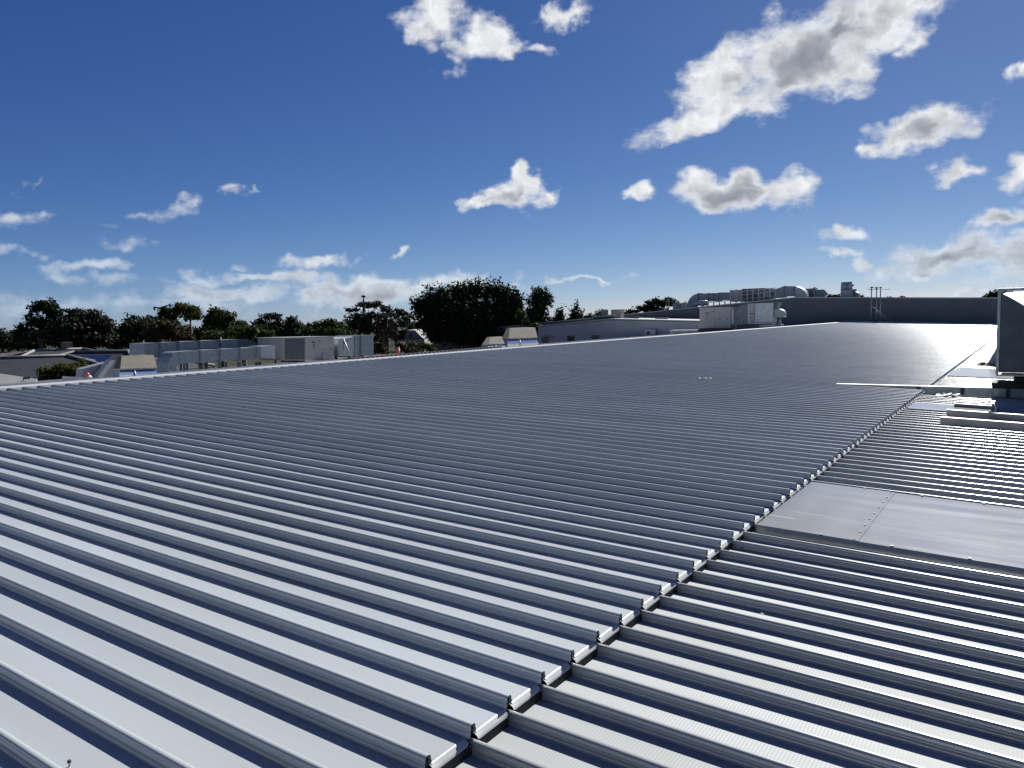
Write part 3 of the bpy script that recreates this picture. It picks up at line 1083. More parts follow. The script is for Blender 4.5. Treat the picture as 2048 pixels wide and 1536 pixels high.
vb.build('upper_hood', M['galv2'], vt)
ypoly(MB(), [(1688.5, 595), (1693, 591), (1697.5, 595)], PY - .04, .03).build('lower_flap', M['galv2'], vt)
ypoly(MB(), [(1705.4, 579), (1710, 578), (1710, 597), (1705.4, 597)], PY + .2, .8).build('side_box', M['galv_dark'], vt)
ypoly(MB(), [(1710.3, 583), (1717, 586), (1717, 597), (1710.3, 597)], PY + .2, .8).build('side_box', M['unit'], vt)
ybox(MB(), 1704.5, 1707, 569, 572.5, PY + .1, .2).build('lamp', M['dark'], vt)
sb = empty('small_plant_box', AY(1358, 617, PY), 'small pale blue-white box on the far parapet left of the elbow', 'plant box')
ybox(MB(), 1346.5, 1361, 606.5, 618, PY, .8).build('case', M['grey_sheet'], sb)
ybox(MB(), 1361.2, 1368, 606, 618, PY + .02, .8).build('door', M['white'], sb)
ld = empty('ladder_rails', AY(1335, 617, WY - .1), 'pair of curved ladder handrails standing over the far parapet', 'ladder')
for px in (1333.5, 1346):
    MB().tube([AY(px, 640, WY - .12), AY(px, 602, WY - .12), AY(px + 1.5, 599.5, WY + .0), AY(px + 3.5, 599.5, WY + .3), AY(px + 4.5, 602, WY + .6), AY(px + 4.5, 616, WY + .6)], .03, 6).build('handrail', M['steel'], ld)
for k in range(7):
    MB().tube([AY(1333.5, 620 + 3 * k, WY - .12), AY(1346, 620 + 3 * k, WY - .12)], .015, 5).build('rung', M['steel'], ld)
# railing along the parapet
rl = empty('parapet_railing', AY(1480, 606, WY + 1.2), 'low pale steel railing along the far parapet in front of the plant', 'railing')
ry = WY + 1.4
def wtop_px(px):
    return 596 + (1590 - px) * .1004
for k in range(13):
    px = 1416 + 11.2 * k
    c = AY(px, 600, ry)
    tall = px > 1455
    h = 1.0 if not tall else 1.55 - (px - 1455) * .0045
    MB().box((c[0] - .05, ry, wall_top(c[0]) + .05), (c[0] + .05, ry + .06, wall_top(c[0]) + (.42 if not tall else h))).build('post', M['unit'], rl)
for (p0, p1, h) in ((1414, 1462, .42), (1462, 1552, .42), (1462, 1552, .84), (1462, 1552, 1.16)):
    a, b_ = AY(p0, 600, ry), AY(p1, 600, ry)
    za_, zb_ = wall_top(a[0]) + h, wall_top(b_[0]) + h
    MB().prism([(a[0], ry - .05, za_), (b_[0], ry - .05, zb_), (b_[0], ry - .05, zb_ + .06), (a[0], ry - .05, za_ + .06)][::-1], (0, .045, 0)).build('rail', M['unit'], rl)

# ------------------------------------------------------------------ packaged unit along the ridge (middle right)
UY = 58.0
a2 = empty('packaged_unit', AY(1430, 659, UY), 'grey packaged air conditioner on the ridge in front of the low white building', 'air conditioner')
for (p0, p1) in ((1399, 1430), (1430.4, 1461)):
    ybox(MB(), p0, p1, 616.5, 656, UY, 1.0).build('panel', M['unit'], a2)
for (p0, p1, q0, q1) in ((1409.5, 1418, 625.5, 627), (1412.5, 1415.5, 630, 631.4), (1412.5, 1415.5, 636, 637.3), (1426, 1428, 622.5, 624.5), (1436, 1438.5, 638.5, 640), (1452.5, 1455, 638, 639.5)):
    ybox(MB(), p0, p1, q0, q1, UY - .015, .012).build('badge', M['dark'], a2)
ybox(MB(), 1396, 1462, 656.5, 664, UY + .3, 1.2).build('base_frame', M['dark'], a2)
ybox(MB(), 1398.5, 1461.5, 615.4, 616.3, UY - .03, 1.1).build('lid', M['unit'], a2)
a3 = empty('duct_plenum', AY(1510, 655, UY), 'row of galvanised plenum sections running from the grey unit to a round fan', 'duct plenum')
ybox(MB(), 1461.4, 1467.5, 618, 649, UY + .15, 1.2).build('bright_panel', M['galv2'], a3)
ybox(MB(), 1467.8, 1474, 616, 656, UY + .25, 1.2).build('neck', M['galv_dark'], a3)
ypoly(MB(), [(1474.3, 615), (1495.5, 607), (1495.5, 648), (1474.3, 649.5)], UY + .1, 1.0).build('transition', M['galv_dark'], a3)
for (p0, p1, mt_) in ((1495.8, 1498.3, 'galv2'), (1498.6, 1509, 'unit'), (1510, 1513.4, 'galv2')):
    ybox(MB(), p0, p1, 607, 647, UY, 1.0).build('filter_panel', M[mt_], a3)
ybox(MB(), 1498.6, 1509, 626.5, 627.4, UY - .02, .015).build('seam', M['dark'], a3)
ybox(MB(), 1513.8, 1546, 606.5, 645, UY - .05, 1.0).build('end_panel', M['galv2'], a3)
ybox(MB(), 1474.3, 1546, 648, 656, UY + .35, 1.0).build('plinth', M['conc'], a3)
ybox(MB(), 1518, 1546, 649.5, 654.5, UY - .3, .25).build('step', M['galv2'], a3)
ypoly(MB(), [(1547, 605), (1558, 604.5), (1553, 617), (1549, 616)], UY + .4, .8).build('gusset', M['galv_dark'], a3)
fan = empty('exhaust_fan', AY(1558, 655, UY), 'small bright half-round exhaust fan cowl on a short stem by the plenum', 'fan')
ypoly(MB(), [(1554, 633)] + arc(1557, 628, 12, 10, 150, -10, 10) + [(1568, 633)], UY - .1, .6).build('cowl', M['galv'], fan)
ypoly(MB(), [(1554.5, 633.2), (1567.5, 633), (1566, 634.5), (1556, 634.5)], UY - .08, .8).build('rim', M['unit'], fan)
MB().tube([AY(1559.5, 634.5, UY + .2), AY(1559.5, 650, UY + .2)], .12, 8).build('stem', M['galv'], fan)
ybox(MB(), 1555, 1563, 648.5, 651, UY - .1, .6).build('foot', M['white'], fan)
kb = empty('cream_upstand', AY(1365, 665, UY + .4), 'low cream upstand beside the grey packaged unit on the ridge', 'upstand')
ybox(MB(), 1340, 1396, 661, 672, UY + .4, .8).build('kerb', M['cream'], kb)
ybox(MB(), 1339.5, 1396.4, 660.2, 660.9, UY + .37, .86).build('capping', M['white'], kb)

# ------------------------------------------------------------------ low white gabled building beyond the ridge
GY = 68.0
gb = empty('low_gabled_building', AY(1200, 690, GY), 'low pale gabled building with two dark windows beyond the ridge', 'building')
pts = [(1077, 740), (1076.5, 654), (1221, 640), (1420, 644.5), (1420, 690)]
ypoly(MB(), pts, GY, 6.9).build('wall', M['wall_white'], gb)
tr = MB()
for (a, b_) in (((1073, 653.3), (1221, 638.9)), ((1221, 638.9), (1420, 643.5))):
    A1, B1 = AY(*a, GY - .12), AY(*b_, GY - .12)
    tr.prism([A1, B1, B1 + [0, 0, .09], A1 + [0, 0, .09]], (0, 6.95, 0))
tr.build('roof', M['cap'], gb)
for (p0, p1, q0, q1) in ((1134, 1149, 671, 686), (1182, 1198, 670, 684)):
    w_ = ybox(MB(), p0, p1, q0, q1, GY - .03, .04).build('window', M['frame'], gb)
    sub(ybox(MB(), p0 + 1.2, p1 - 1.2, q0 + 1.3, q1, GY - .036, .02), 'pane', M['glass'], w_, gb).matrix_parent_inverse = Matrix.Identity(4)
dr = ybox(MB(), 1083.5, 1097, 673.5, 696, GY - .03, .05).build('door', M['frame'], gb)
ybox(MB(), 1082, 1103, 672.4, 673.3, GY - .5, .5).build('door_canopy', M['grey_sheet'], gb)
cu = empty('condenser', AY(1302, 672, GY - .5), 'white split-system condenser on the wall of the low gabled building', 'condenser')
ybox(MB(), 1289, 1310, 659, 673, GY - .5, .4).build('case', M['white'], cu)
ctr = AY(1296.5, 666.3, GY - .508)
fanm = MB()
fanm.add([(ctr[0] + math.cos(a) * .2, GY - .508, ctr[2] + math.sin(a) * .2) for a in np.linspace(0, 2 * math.pi, 16, endpoint=False)], [tuple(range(16))])
fanm.build('fan_grille', M['grille'], cu)
ybox(MB(), 1303, 1304.5, 661, 662.3, GY - .515, .01).build('badge', M['dark'], cu)
for (p0, p1, q0, q1, dx, dep, mt_, lab, nm) in [
        (1186.5, 1229, 632.5, 642, 1.5, 1.0, 'dark', 'long black plinth on the roof of the low gabled building', 'roof_plinth'),
        (1222, 1242, 620, 639, 3.0, 1.5, 'cream', 'tall cream cabinet on the roof of the low gabled building', 'roof_cabinet'),
        (1203, 1213, 620.5, 633, 2.6, .8, 'galv_dark', 'dark small compressor unit beside the cream cabinet', 'compressor'),
        (1212.5, 1228, 630, 634.5, 2.2, .8, 'white', 'white pipe tray in front of the cream cabinet', 'pipe_tray'),
        (1197, 1203, 624, 631, 2.7, .5, 'dark', 'small black box left of the compressor unit', 'small_box'),
        (1257, 1275, 634.5, 639, 1.8, .8, 'dark', 'low black skylight kerb on the gabled roof right of the cream cabinet', 'roof_kerb'),
        (1244, 1255, 636, 638.5, 1.6, .6, 'white', 'low white cover on the gabled roof by the cream cabinet', 'roof_cover'),
        (1310, 1334, 636, 640.5, 2.0, .6, 'unit', 'low grey pipe box on the gabled roof near the far wall', 'pipe_box')]:
    r0 = empty(nm, AY((p0 + p1) / 2, q1, GY + dx * 1.4), lab, 'rooftop plant')
    ybox(MB(), p0, p1, q0, q1 + 2, GY + dx * 1.4, dep * .5).build('case', M[mt_], r0)
    ybox(MB(), p0 - .3, p1 + .3, q0 - .7, q0 - .1, GY + dx * 1.4 - .03, dep * .5 + .06).build('lid', M['galv' if mt_ != 'white' else 'white'], r0)


# ------------------------------------------------------------------ plant behind the ridge on the left
LX = -25.0
def L2(cx, cy):      # crop coordinates of the left plant -> photo pixels
    return 200 + cx / 3.413, 560 + cy / 3.413


ud = empty('upper_duct', AX(360, 720, LX - 1.6), 'long upper galvanised duct running behind the lower duct at left', 'duct')
ue = [300, 410, 535, 680, 815, 945]
for i in range(5):
    a, b_ = ue[i], ue[i + 1]
    ya, yb = 437 - (a - 188) * .0425, 437 - (b_ - 188) * .0425
    xpoly(MB(), [L2(a + 1, ya), L2(b_ - 1, yb), L2(b_ - 1, yb + 90), L2(a + 1, ya + 84)], LX - 1.8, .95).build('duct_section', M['galv'], ud)
    if i:
        xpoly(MB(), [L2(a - 6, ya - 3), L2(a + 6, ya - 3), L2(a + 6, ya + 88), L2(a - 6, ya + 88)], LX - 1.77, 1.0).build('flange', M['galv_dark'], ud)
xpoly(MB(), [L2(946, 403), L2(1005, 403), L2(1075, 432), L2(1110, 436), L2(1110, 490), L2(946, 490)], LX - 1.8, .95).build('transition', M['galv_dark'], ud)
lo = empty('lower_duct', AX(450, 730, LX), 'long lower galvanised duct on legs with elbow at its left end', 'duct')
xpoly(MB(), [L2(462, 606)] + [L2(*p) for p in arc(540, 606, 78, 117, 180, 90, 10)] + [L2(540, 574)] + [L2(*p) for p in arc(540, 606, 20, 32, 90, 180, 5)], LX, .75).build('elbow', M['galv'], lo)
xpoly(MB(), [L2(458, 607), L2(525, 607), L2(525, 640), L2(458, 640)], LX + .05, .85).build('collar', M['galv'], lo)
le = [541, 685, 820, 955, 1100]
for i in range(4):
    a, b_ = le[i], le[i + 1]
    ya, yb = 489 - (a - 541) * .056, 489 - (b_ - 541) * .056
    xpoly(MB(), [L2(a + 1, ya), L2(b_ - 1, yb), L2(b_ - 1, yb + 79), L2(a + 1, ya + 84)], LX, .75).build('duct_section', M['galv'], lo)
    if i:
        xpoly(MB(), [L2(a - 5, ya - 3), L2(a + 5, ya - 3), L2(a + 5, ya + 86), L2(a - 5, ya + 86)], LX + .03, .8).build('flange', M['galv_dark'], lo)
xpoly(MB(), [L2(1101, 452), L2(1197, 447), L2(1197, 537), L2(1101, 530)], LX + .25, .8).build('end_box', M['galv2'], lo)
for cxp in (548, 577, 590, 676, 690, 716, 726, 815, 822, 856, 945, 950, 985, 1066, 1088):
    a, b_ = AX(*L2(cxp, 560), LX - (.1 if cxp % 2 else .9)), AX(*L2(cxp + 3, 640), LX - (.1 if cxp % 2 else .9))
    zz = rear_z(a[0])
    MB().box((a[0] - .04, a[1] - .035, zz), (a[0] + .04, a[1] + .035, a[2])).build('leg', M['galv_dark'], lo)
MB().tube([AX(*L2(822, 390), LX - 1.2), AX(*L2(822, 470), LX - 1.2)], .03, 5).build('rod', M['dark'], lo)

pu = empty('packaged_unit', AX(*L2(1420, 552), LX), 'large cream packaged air conditioner with dark coil panels, behind the ridge at left', 'air conditioner')
xpoly(MB(), [L2(1254, 398), L2(1400, 394), L2(1400, 549), L2(1256, 549)], LX, 1.6).build('coil_cabinet', M['unit'], pu)
for (a, b_) in ((1264, 1334), (1339, 1396)):
    xpoly(MB(), [L2(a, 402), L2(b_, 401), L2(b_, 543), L2(a, 543)], LX + .03, .025).build('coil_panel', M['grille'], pu)
xpoly(MB(), [L2(1401, 394), L2(1596, 389), L2(1597, 547), L2(1401, 549)], LX + .02, 1.6).build('cabinet', M['unit'], pu)
for (a, b_, c_, d_) in ((1446, 1472, 423, 430), (1455, 1465, 440, 447), (1456, 1464, 464, 470), (1496, 1504, 412, 419), (1527, 1533, 472, 478), (1575, 1581, 471, 477)):
    xpoly(MB(), [L2(a, c_), L2(b_, c_), L2(b_, d_), L2(a, d_)], LX + .035, .012).build('badge', M['dark'], pu)
xpoly(MB(), [L2(1425, 455), L2(1490, 453.5), L2(1490, 455), L2(1425, 456.5)], LX + .033, .01).build('panel_seam', M['grille'], pu)
xpoly(MB(), [L2(1528, 503), L2(1544, 503), L2(1544, 545), L2(1528, 545)], LX + .12, .1).build('isolator', M['white'], pu)
for (a, b_) in ((1258, 1330), (1345, 1400)):
    xpoly(MB(), [L2(a, 550), L2(b_, 550), L2(b_, 562), L2(a, 562)], LX - .1, .2).build('base_rail', M['dark'], pu)
xpoly(MB(), [L2(1250, 392), L2(1600, 383), L2(1600, 388), L2(1250, 397)], LX + .06, 1.7).build('lid', M['unit'], pu)
rd = empty('return_duct', AX(*L2(1730, 520), LX), 'bright galvanised return duct with slanted hood and diagonal brace right of the unit', 'duct')
xpoly(MB(), [L2(1600, 404), L2(1627, 402), L2(1627, 518), L2(1600, 518)], LX - .3, 1.2).build('neck', M['galv'], rd)
xpoly(MB(), [L2(1628, 402), L2(1735, 384), L2(1740, 520), L2(1628, 520)], LX, 1.2).build('transition', M['galv2'], rd)
a, b_, c_, d_ = AX(*L2(1598, 405), LX + .25), AX(*L2(1665, 399), LX + .3), AX(*L2(1740, 380), LX - .1), AX(*L2(1625, 383), LX - 1.4)
MB().add([a, b_, c_, d_, a - [0, 0, .03], b_ - [0, 0, .03], c_ - [0, 0, .03], d_ - [0, 0, .03]], [(0, 1, 2, 3), (7, 6, 5, 4), (0, 4, 5, 1), (1, 5, 6, 2), (2, 6, 7, 3), (3, 7, 4, 0)]).build('hood', M['galv2'], rd)
xpoly(MB(), [L2(1741, 379), L2(1778, 377), L2(1778, 526), L2(1741, 528)], LX + .05, 1.3).build('duct_section', M['galv'], rd)
xpoly(MB(), [L2(1779, 376), L2(1785, 376), L2(1785, 529), L2(1779, 529)], LX + .1, 1.4).build('flange', M['galv_dark'], rd)
xpoly(MB(), [L2(1786, 377), L2(1867, 374), L2(1867, 516), L2(1786, 518)], LX + .05, 1.3).build('end_section', M['galv'], rd)
MB().tube([AX(*L2(1660, 402), LX + .3), AX(*L2(1726, 545), LX + .5)], .03, 5).build('brace', M['steel'], rd)
MB().tube([AX(*L2(1664, 400), LX + .3), AX(*L2(1664, 560), LX + .3)], .03, 5).build('prop', M['steel'], rd)
for cxp in (1610, 1700, 1790, 1850):
    a = AX(*L2(cxp, 517), LX - .4)
    MB().box((a[0] - .05, a[1] - .05, rear_z(a[0])), (a[0] + .05, a[1] + .05, a[2])).build('leg', M['galv_dark'], rd)


# beige hooded roof vents with glazed skirts
def hood_vent(name, x, top, eave, skirt, fold, label):
    """top/eave/skirt: pixel pairs (left,right) of the three edge lines"""
    root = empty(name, AX((skirt[0][0] + skirt[1][0]) / 2, skirt[0][1], x), label, 'roof vent', 'beige hooded roof vents')
    t0, t1 = AX(*top[0], x - .3), AX(*top[1], x - .3)
    e0, e1 = AX(*eave[0], x + .12), AX(*eave[1], x + .12)
    m_t, m_e = t0 + (t1 - t0) * fold, e0 + (e1 - e0) * .95
    B = np.array([-.32, 0, 0])
    h = MB()
    h.add([e0, m_e, m_t + [.0, 0, .02], t0], [(0, 1, 2, 3)])
    h.add([m_e, e1, t1, m_t + [0, 0, .02]], [(0, 1, 2, 3)])
    h.add([e0, t0, t0 + B * .5, e0 + B], [(0, 1, 2, 3)])
    h.add([e1, e1 + B, t1 + B * .5, t1], [(0, 1, 2, 3)])
    h.add([t0, m_t + [0, 0, .02], t1, t1 + B * .5, t0 + B * .5], [(0, 1, 2, 3, 4)])
    h.build('hood', M['beige'], root)
    dn = np.array([0, 0, -.035])
    r_ = MB()
    r_.add([e0, e1, e1 + dn, e0 + dn], [(0, 3, 2, 1)])
    r_.add([e0, e0 + B, e0 + B + dn, e0 + dn], [(0, 1, 2, 3)])
    r_.add([e1, e1 + B, e1 + B + dn, e1 + dn], [(3, 2, 1, 0)])
    r_.build('eave_trim', M['timber'], root)
    s0, s1 = AX(*skirt[0], x + .25), AX(*skirt[1], x + .25)
    f0, f1 = e0 + dn + [-.06, .02, 0], e1 + dn + [-.06, -.02, 0]
    gm0, gm1 = f0 + (f1 - f0) * .40, s0 + (s1 - s0) * .40
    for (a, b_, c_, d_) in ((f0, gm0, gm1, s0), (gm0, f1, s1, gm1)):
        p_ = MB()
        lo_a, lo_b = d_ + (a - d_) * .30, c_ + (b_ - c_) * .30
        p_.add([a, b_, lo_b, lo_a], [(0, 3, 2, 1)])
        p_.build('pane', M['bluewin'], root)
        p_ = MB()
        p_.add([lo_a, lo_b, c_ + [.03, 0, -.3], d_ + [.03, 0, -.3]], [(0, 3, 2, 1)])
        p_.build('skirt', M['white'], root)
    MB().tube([gm0 + [.01, 0, 0], gm1 + [.01, 0, 0]], .018, 5).build('glazing_bar', M['white'], root)
    for pts_, fc in (([f1, f1 + B, s1 + B, s1], (0, 3, 2, 1)), ([f0, f0 + B, s0 + B, s0], (0, 1, 2, 3))):
        e = MB()
        e.add(pts_, [fc])
        e.build('side_skirt', M['white'], root)
    return root


hood_vent('roof_vent', -18.5, [L2(148, 520), L2(368, 512)], [L2(138, 606), L2(389, 598)], [L2(133, 662), L2(402, 655)], .62, 'large beige hooded vent in front of the lower duct elbow at left')
P3 = lambda cx, cy: (640 + cx / 4.096, 540 + cy / 4.096)
hood_vent('roof_vent', -18.0, [P3(1555, 475), P3(1762, 470)], [P3(1545, 560), P3(1782, 553)], [P3(1535, 625), P3(1798, 608)], .62, 'larger beige hooded vent at the corner of the low gabled building')
hood_vent('roof_vent', -18.0, [P3(1395, 550), P3(1532, 546)], [P3(1383, 607), P3(1538, 603)], [P3(1378, 645), P3(1540, 632)], .55, 'smallest beige hooded vent, left of the one by the gabled building')

# grey gabled lean-to with white barge flashing
P1 = lambda cx, cy: (cx / 5.12, 540 + cy / 5.12)
lt = empty('lean_to', AX(*P1(1050, 1110), -21), 'grey metal lean-to with pale barge flashing left of the beige vent', 'lean-to')
xpoly(MB(), [P1(850, 1012), P1(1165, 930), P1(1235, 930), P1(1240, 1150), P1(840, 1150)], -21.5, .35).build('wall', M['grey_sheet'], lt)
xpoly(MB(), [P1(975, 1130), P1(1135, 918), P1(1178, 930), P1(1030, 1130)], -21.2, .25).build('barge_flashing', M['white'], lt)
xpoly(MB(), [P1(800, 1095), P1(985, 1105), P1(985, 1150), P1(800, 1150)], -20.5, .8).build('parapet', M['cap'], lt)
cn = empty('safety_cone', AX(*P1(905, 1105), -20.6), 'orange and white safety cone beside the grey lean-to', 'cone')
a = AX(*P1(905, 1105), -20.6)
t_ = AX(*P1(893, 1052), -20.6)
MB().tube([a, a + (t_ - a) * .45], [.10, .065], 10).build('base_cone', M['white'], cn)
MB().tube([a + (t_ - a) * .45 + [0, 0, .001], t_], [.064, .03], 10).build('tip', M['red'], cn)
bo = AX(797, 712, -24)
bt_ = AX(797, 694, -24)
bd = empty('safety_post', bo, 'orange warning post with pale top beyond the ridge near the dead palm', 'post')
MB().tube([bo, bo + (bt_ - bo) * .8], [.075, .055], 8).build('shaft', M['red'], bd)
MB().tube([bo + (bt_ - bo) * .801, bt_], [.05, .035], 8).build('top', M['white'], bd)

# ------------------------------------------------------------------ neighbouring roofs and houses
nr = empty('pale_flat_roof', AX(20, 770, -30), 'pale grey sheet roof below the ridge at the left edge', 'roof')
NX = -27
A0, A1_, A2_, A3_ = AD(-60, 738, 30), AD(75, 758, 25), AD(40, 790, 21), AD(-120, 790, 22)
rf = MB()
rf.add([A0, A1_, A2_, A3_] + [p - np.array([0, 0, .15]) for p in (A0, A1_, A2_, A3_)], [(0, 3, 2, 1), (0, 1, 5, 4), (1, 2, 6, 5), (2, 3, 7, 6), (3, 0, 4, 7), (4, 5, 6, 7)])
rf.build('roof_sheet', M['conc'], nr)
c1, c2, c3 = AD(*P1(240, 1130), 24.5), AD(*P1(240, 1108), 24.5), AD(*P1(303, 1105), 24.5)
MB().tube([c1, c2, c3, AD(*P1(303, 1088), 24.5)], .035, 6).build('pipe_bracket', M['dark'], nr)
zf = min(p[2] for p in (A0, A1_, A2_, A3_)) - .2
ww = MB()
ctr = (A0 + A1_ + A2_ + A3_) / 4
ins = [ctr + (p - ctr) * .93 for p in (A0, A1_, A2_, A3_)]
ww.add([(p[0], p[1], zf + .02) for p in ins] + [(p[0], p[1], -6.6) for p in ins], [(0, 1, 5, 4), (1, 2, 6, 5), (2, 3, 7, 6), (3, 0, 4, 7)])
ww.build('wall', M['brick'], nr)


def hip_house(name, label, cpx, cpy, dist, L, Wd, rotz, eave, ridge, roofm, wallm, caps=True, chimney=False, panel=False):
    """eave and ridge are world heights"""
    c = AD(cpx, cpy, dist)
    root = empty(name, (c[0], c[1], -6.6), label, 'house')
    ca, sa = math.cos(rotz), math.sin(rotz)
    T = lambda u, v, z: np.array([c[0] + u * ca - v * sa, c[1] + u * sa + v * ca, z])
    hl, hw = L / 2, Wd / 2
    rl_ = hl - hw
    E4 = [T(-hl, -hw, eave), T(hl, -hw, eave), T(hl, hw, eave), T(-hl, hw, eave)]
    R0, R1 = T(-rl_, 0, ridge), T(rl_, 0, ridge)
    r_ = MB()
    r_.add(E4 + [R0, R1] + [p - np.array([0, 0, .18]) for p in E4],
           [(0, 1, 5, 4), (1, 2, 5), (2, 3, 4, 5), (3, 0, 4), (0, 6, 7, 1), (1, 7, 8, 2), (2, 8, 9, 3), (3, 9, 6, 0), (9, 8, 7, 6)])
    ro = r_.build('roof', roofm, root)
    if caps:
        for (a, b_) in ((R0, R1), (E4[0], R0), (E4[3], R0), (E4[1], R1), (E4[2], R1)):
            up = np.array([0, 0, .05])
            MB().tube([a + up, b_ + up], .13, 5).build('ridge_tile', M['conc'], root)
    w_ = MB()
    k = .94
    q = [T(-hl * k, -hw * k, 0), T(hl * k, -hw * k, 0), T(hl * k, hw * k, 0), T(-hl * k, hw * k, 0)]
    w_.add([(p[0], p[1], eave - .19) for p in q] + [(p[0], p[1], -6.6) for p in q], [(0, 4, 5, 1), (1, 5, 6, 2), (2, 6, 7, 3), (3, 7, 4, 0)])
    w_.build('wall', wallm, root)
    for u in (-hl * .5, hl * .4):
        a = T(u, -hw * k - .02, eave - 1.9)
        b_ = T(u + 1.6, -hw * k - .02, eave - .6)
        nrm = np.array([sa, -ca, 0]) * .04
        f_ = MB()
        f_.prism([a, (b_[0], b_[1], a[2]), b_, (a[0], a[1], b_[2])], nrm)
        f_.build('window', M['glass'], root)
    if chimney:
        p = T(rl_ * .4, .3, ridge - .4)
        ch = MB()
        ch.box(p - [.35, .35, 0], p + [.35, .35, 1.1])
        ch.build('chimney', M['brick'], root)
    if panel:
        a, b_ = E4[0] * .70 + R0 * .30, E4[1] * .70 + R1 * .30
        a2, b2 = E4[0] * .2 + R0 * .8, E4[1] * .2 + R1 * .8
        s0, s1, s2, s3 = a + (b_ - a) * .25, a + (b_ - a) * .75, a2 + (b2 - a2) * .75, a2 + (b2 - a2) * .25
        pn = MB()
        pn.prism([s0, s1, s2, s3], (0, 0, .1))
        pn.build('solar_panel', M['solar'], root)
    return root


hip_house('tiled_house', 'charcoal tiled house roof with pale hip tiles at the far left', 40, 745, 56, 15, 9, math.radians(62), -2.0, -.55, M['tile'], M['brick'])
hip_house('tiled_house', 'charcoal tiled house roof with solar panels left of the long ducts', 205, 733, 62, 14, 9, math.radians(20), -1.9, -.45, M['tile'], M['brick'], panel=True)
hip_house('tiled_house', 'darker charcoal roof between the other two charcoal roofs at left', 120, 735, 72, 13, 9, math.radians(80), -1.9, -.5, M['tile'], M['brick'], chimney=True)
hip_house('brown_tiled_house', 'low brown tiled roof behind the charcoal roofs at the far left', 25, 722, 95, 26, 10, math.radians(50), -2.3, -1.2, M['tile_brown'], M['brick'], caps=False)
hip_house('red_tiled_house', 'long dark red-brown roof beyond the ridge beside the dead palm', 860, 715, 60, 22, 8, math.radians(35), -1.55, -1.05, mat('red_tile', (.12, .05, .035), .7, 0, 3, .3), M['brick'], caps=False)

wh = empty('white_gable_house', AD(828, 690, 105), 'white gabled house with round attic vent between the palm and dark tree', 'house')
WD = 105
c0 = AD(828, 690, WD)
ga = [AD(809, 676, WD), AD(843, 676, WD), AD(838, 670, WD), AD(830, 661, WD), AD(815, 661, WD), AD(811, 668, WD)]
back = _n(np.array([fwd[0], fwd[1], 0])) * 9
r_ = MB()
e0, e1, t0, t1 = AD(808, 677, WD), AD(845, 676, WD), AD(814, 660, WD), AD(830, 660.5, WD)
r_.prism([e0, e1, t1, t0], back)
r_.build('roof', mat('pale_roof', (.26, .26, .25), .9, 0, 3, .08, spec=.05), wh)
wl_ = MB()
wl_.prism([AD(810, 677.5, WD), AD(849, 676.5, WD), AD(849, 710, WD), AD(810, 710, WD)], back * .9)
wl_.build('wall', M['cream'], wh)
MB().prism([AD(807, 677, WD - .4), AD(846, 676, WD - .4), AD(846, 677.6, WD - .4), AD(807, 678.4, WD - .4)], back * .02).build('fascia', M['dark'], wh)
vn = AD(821.5, 671, WD - .3)
MB().tube([vn, vn + back * .02], .2, 10).build('attic_vent', M['dark'], wh)
MB().prism([AD(818, 690, WD - .3), AD(840, 689.5, WD - .3), AD(840, 691, WD - .3), AD(818, 691.5, WD - .3)], back * .05).build('window', M['glass'], wh)

sp = empty('mast_spire', AD(727, 640, 160), 'thin dark spire mast rising above the flat-topped gum', 'mast')
s0, s1 = AD(727.5, 660, 160), AD(726.8, 583, 160)
MB().tube([(s0[0], s0[1], -6.6), s0 * .35 + s1 * .65, s1], [.34, .24, .04], 6).build('pole', M['dark'], sp)
for py, w_ in ((592, .5), (593.8, .35)):
    c = AD(727, py, 160)
    MB().tube([c - right * w_, c + right * w_], .12, 5).build('crossarm', M['dark'], sp)


# ------------------------------------------------------------------ vegetation
def leaf_object(name, centres, normals_, sizes, aspect, material, parent, tint):
    n = len(centres)
    C = np.asarray(centres)
    Nn = np.asarray(normals_)
    Nn /= np.linalg.norm(Nn, axis=1, keepdims=True) + 1e-9
    ref = RNG.normal(size=(n, 3))
    U = np.cross(Nn, ref)
    U /= np.linalg.norm(U, axis=1, keepdims=True) + 1e-9
    V = np.cross(Nn, U)
    s = np.asarray(sizes)[:, None]
    U = U * s
    V = V * s * aspect
    verts = np.empty((n, 4, 3))
    verts[:, 0] = C - U
    verts[:, 1] = C - V * .8 + U * .1
    verts[:, 2] = C + U
    verts[:, 3] = C + V * .8 + U * .1
    me = bpy.data.meshes.new(name)
    me.vertices.add(4 * n)
    me.vertices.foreach_set('co', verts.reshape(-1))
    me.loops.add(4 * n)
    me.loops.foreach_set('vertex_index', np.arange(4 * n, dtype=np.int32))
    me.polygons.add(n)
    me.polygons.foreach_set('loop_start', np.arange(0, 4 * n, 4, dtype=np.int32))
    me.polygons.foreach_set('loop_total', np.full(n, 4, dtype=np.int32))
    at = me.attributes.new('tint', 'FLOAT', 'FACE')
    at.data.foreach_set('value', np.asarray(tint, dtype=np.float32))
    me.materials.append(material)
    me.update(calc_edges=True)
    me.validate()
    o = bpy.data.objects.new(name, me)
    col.objects.link(o)
    if parent is not None:
        o.parent = parent
        o.matrix_parent_inverse = Matrix.Translation(-Vector(parent.location))
    return o


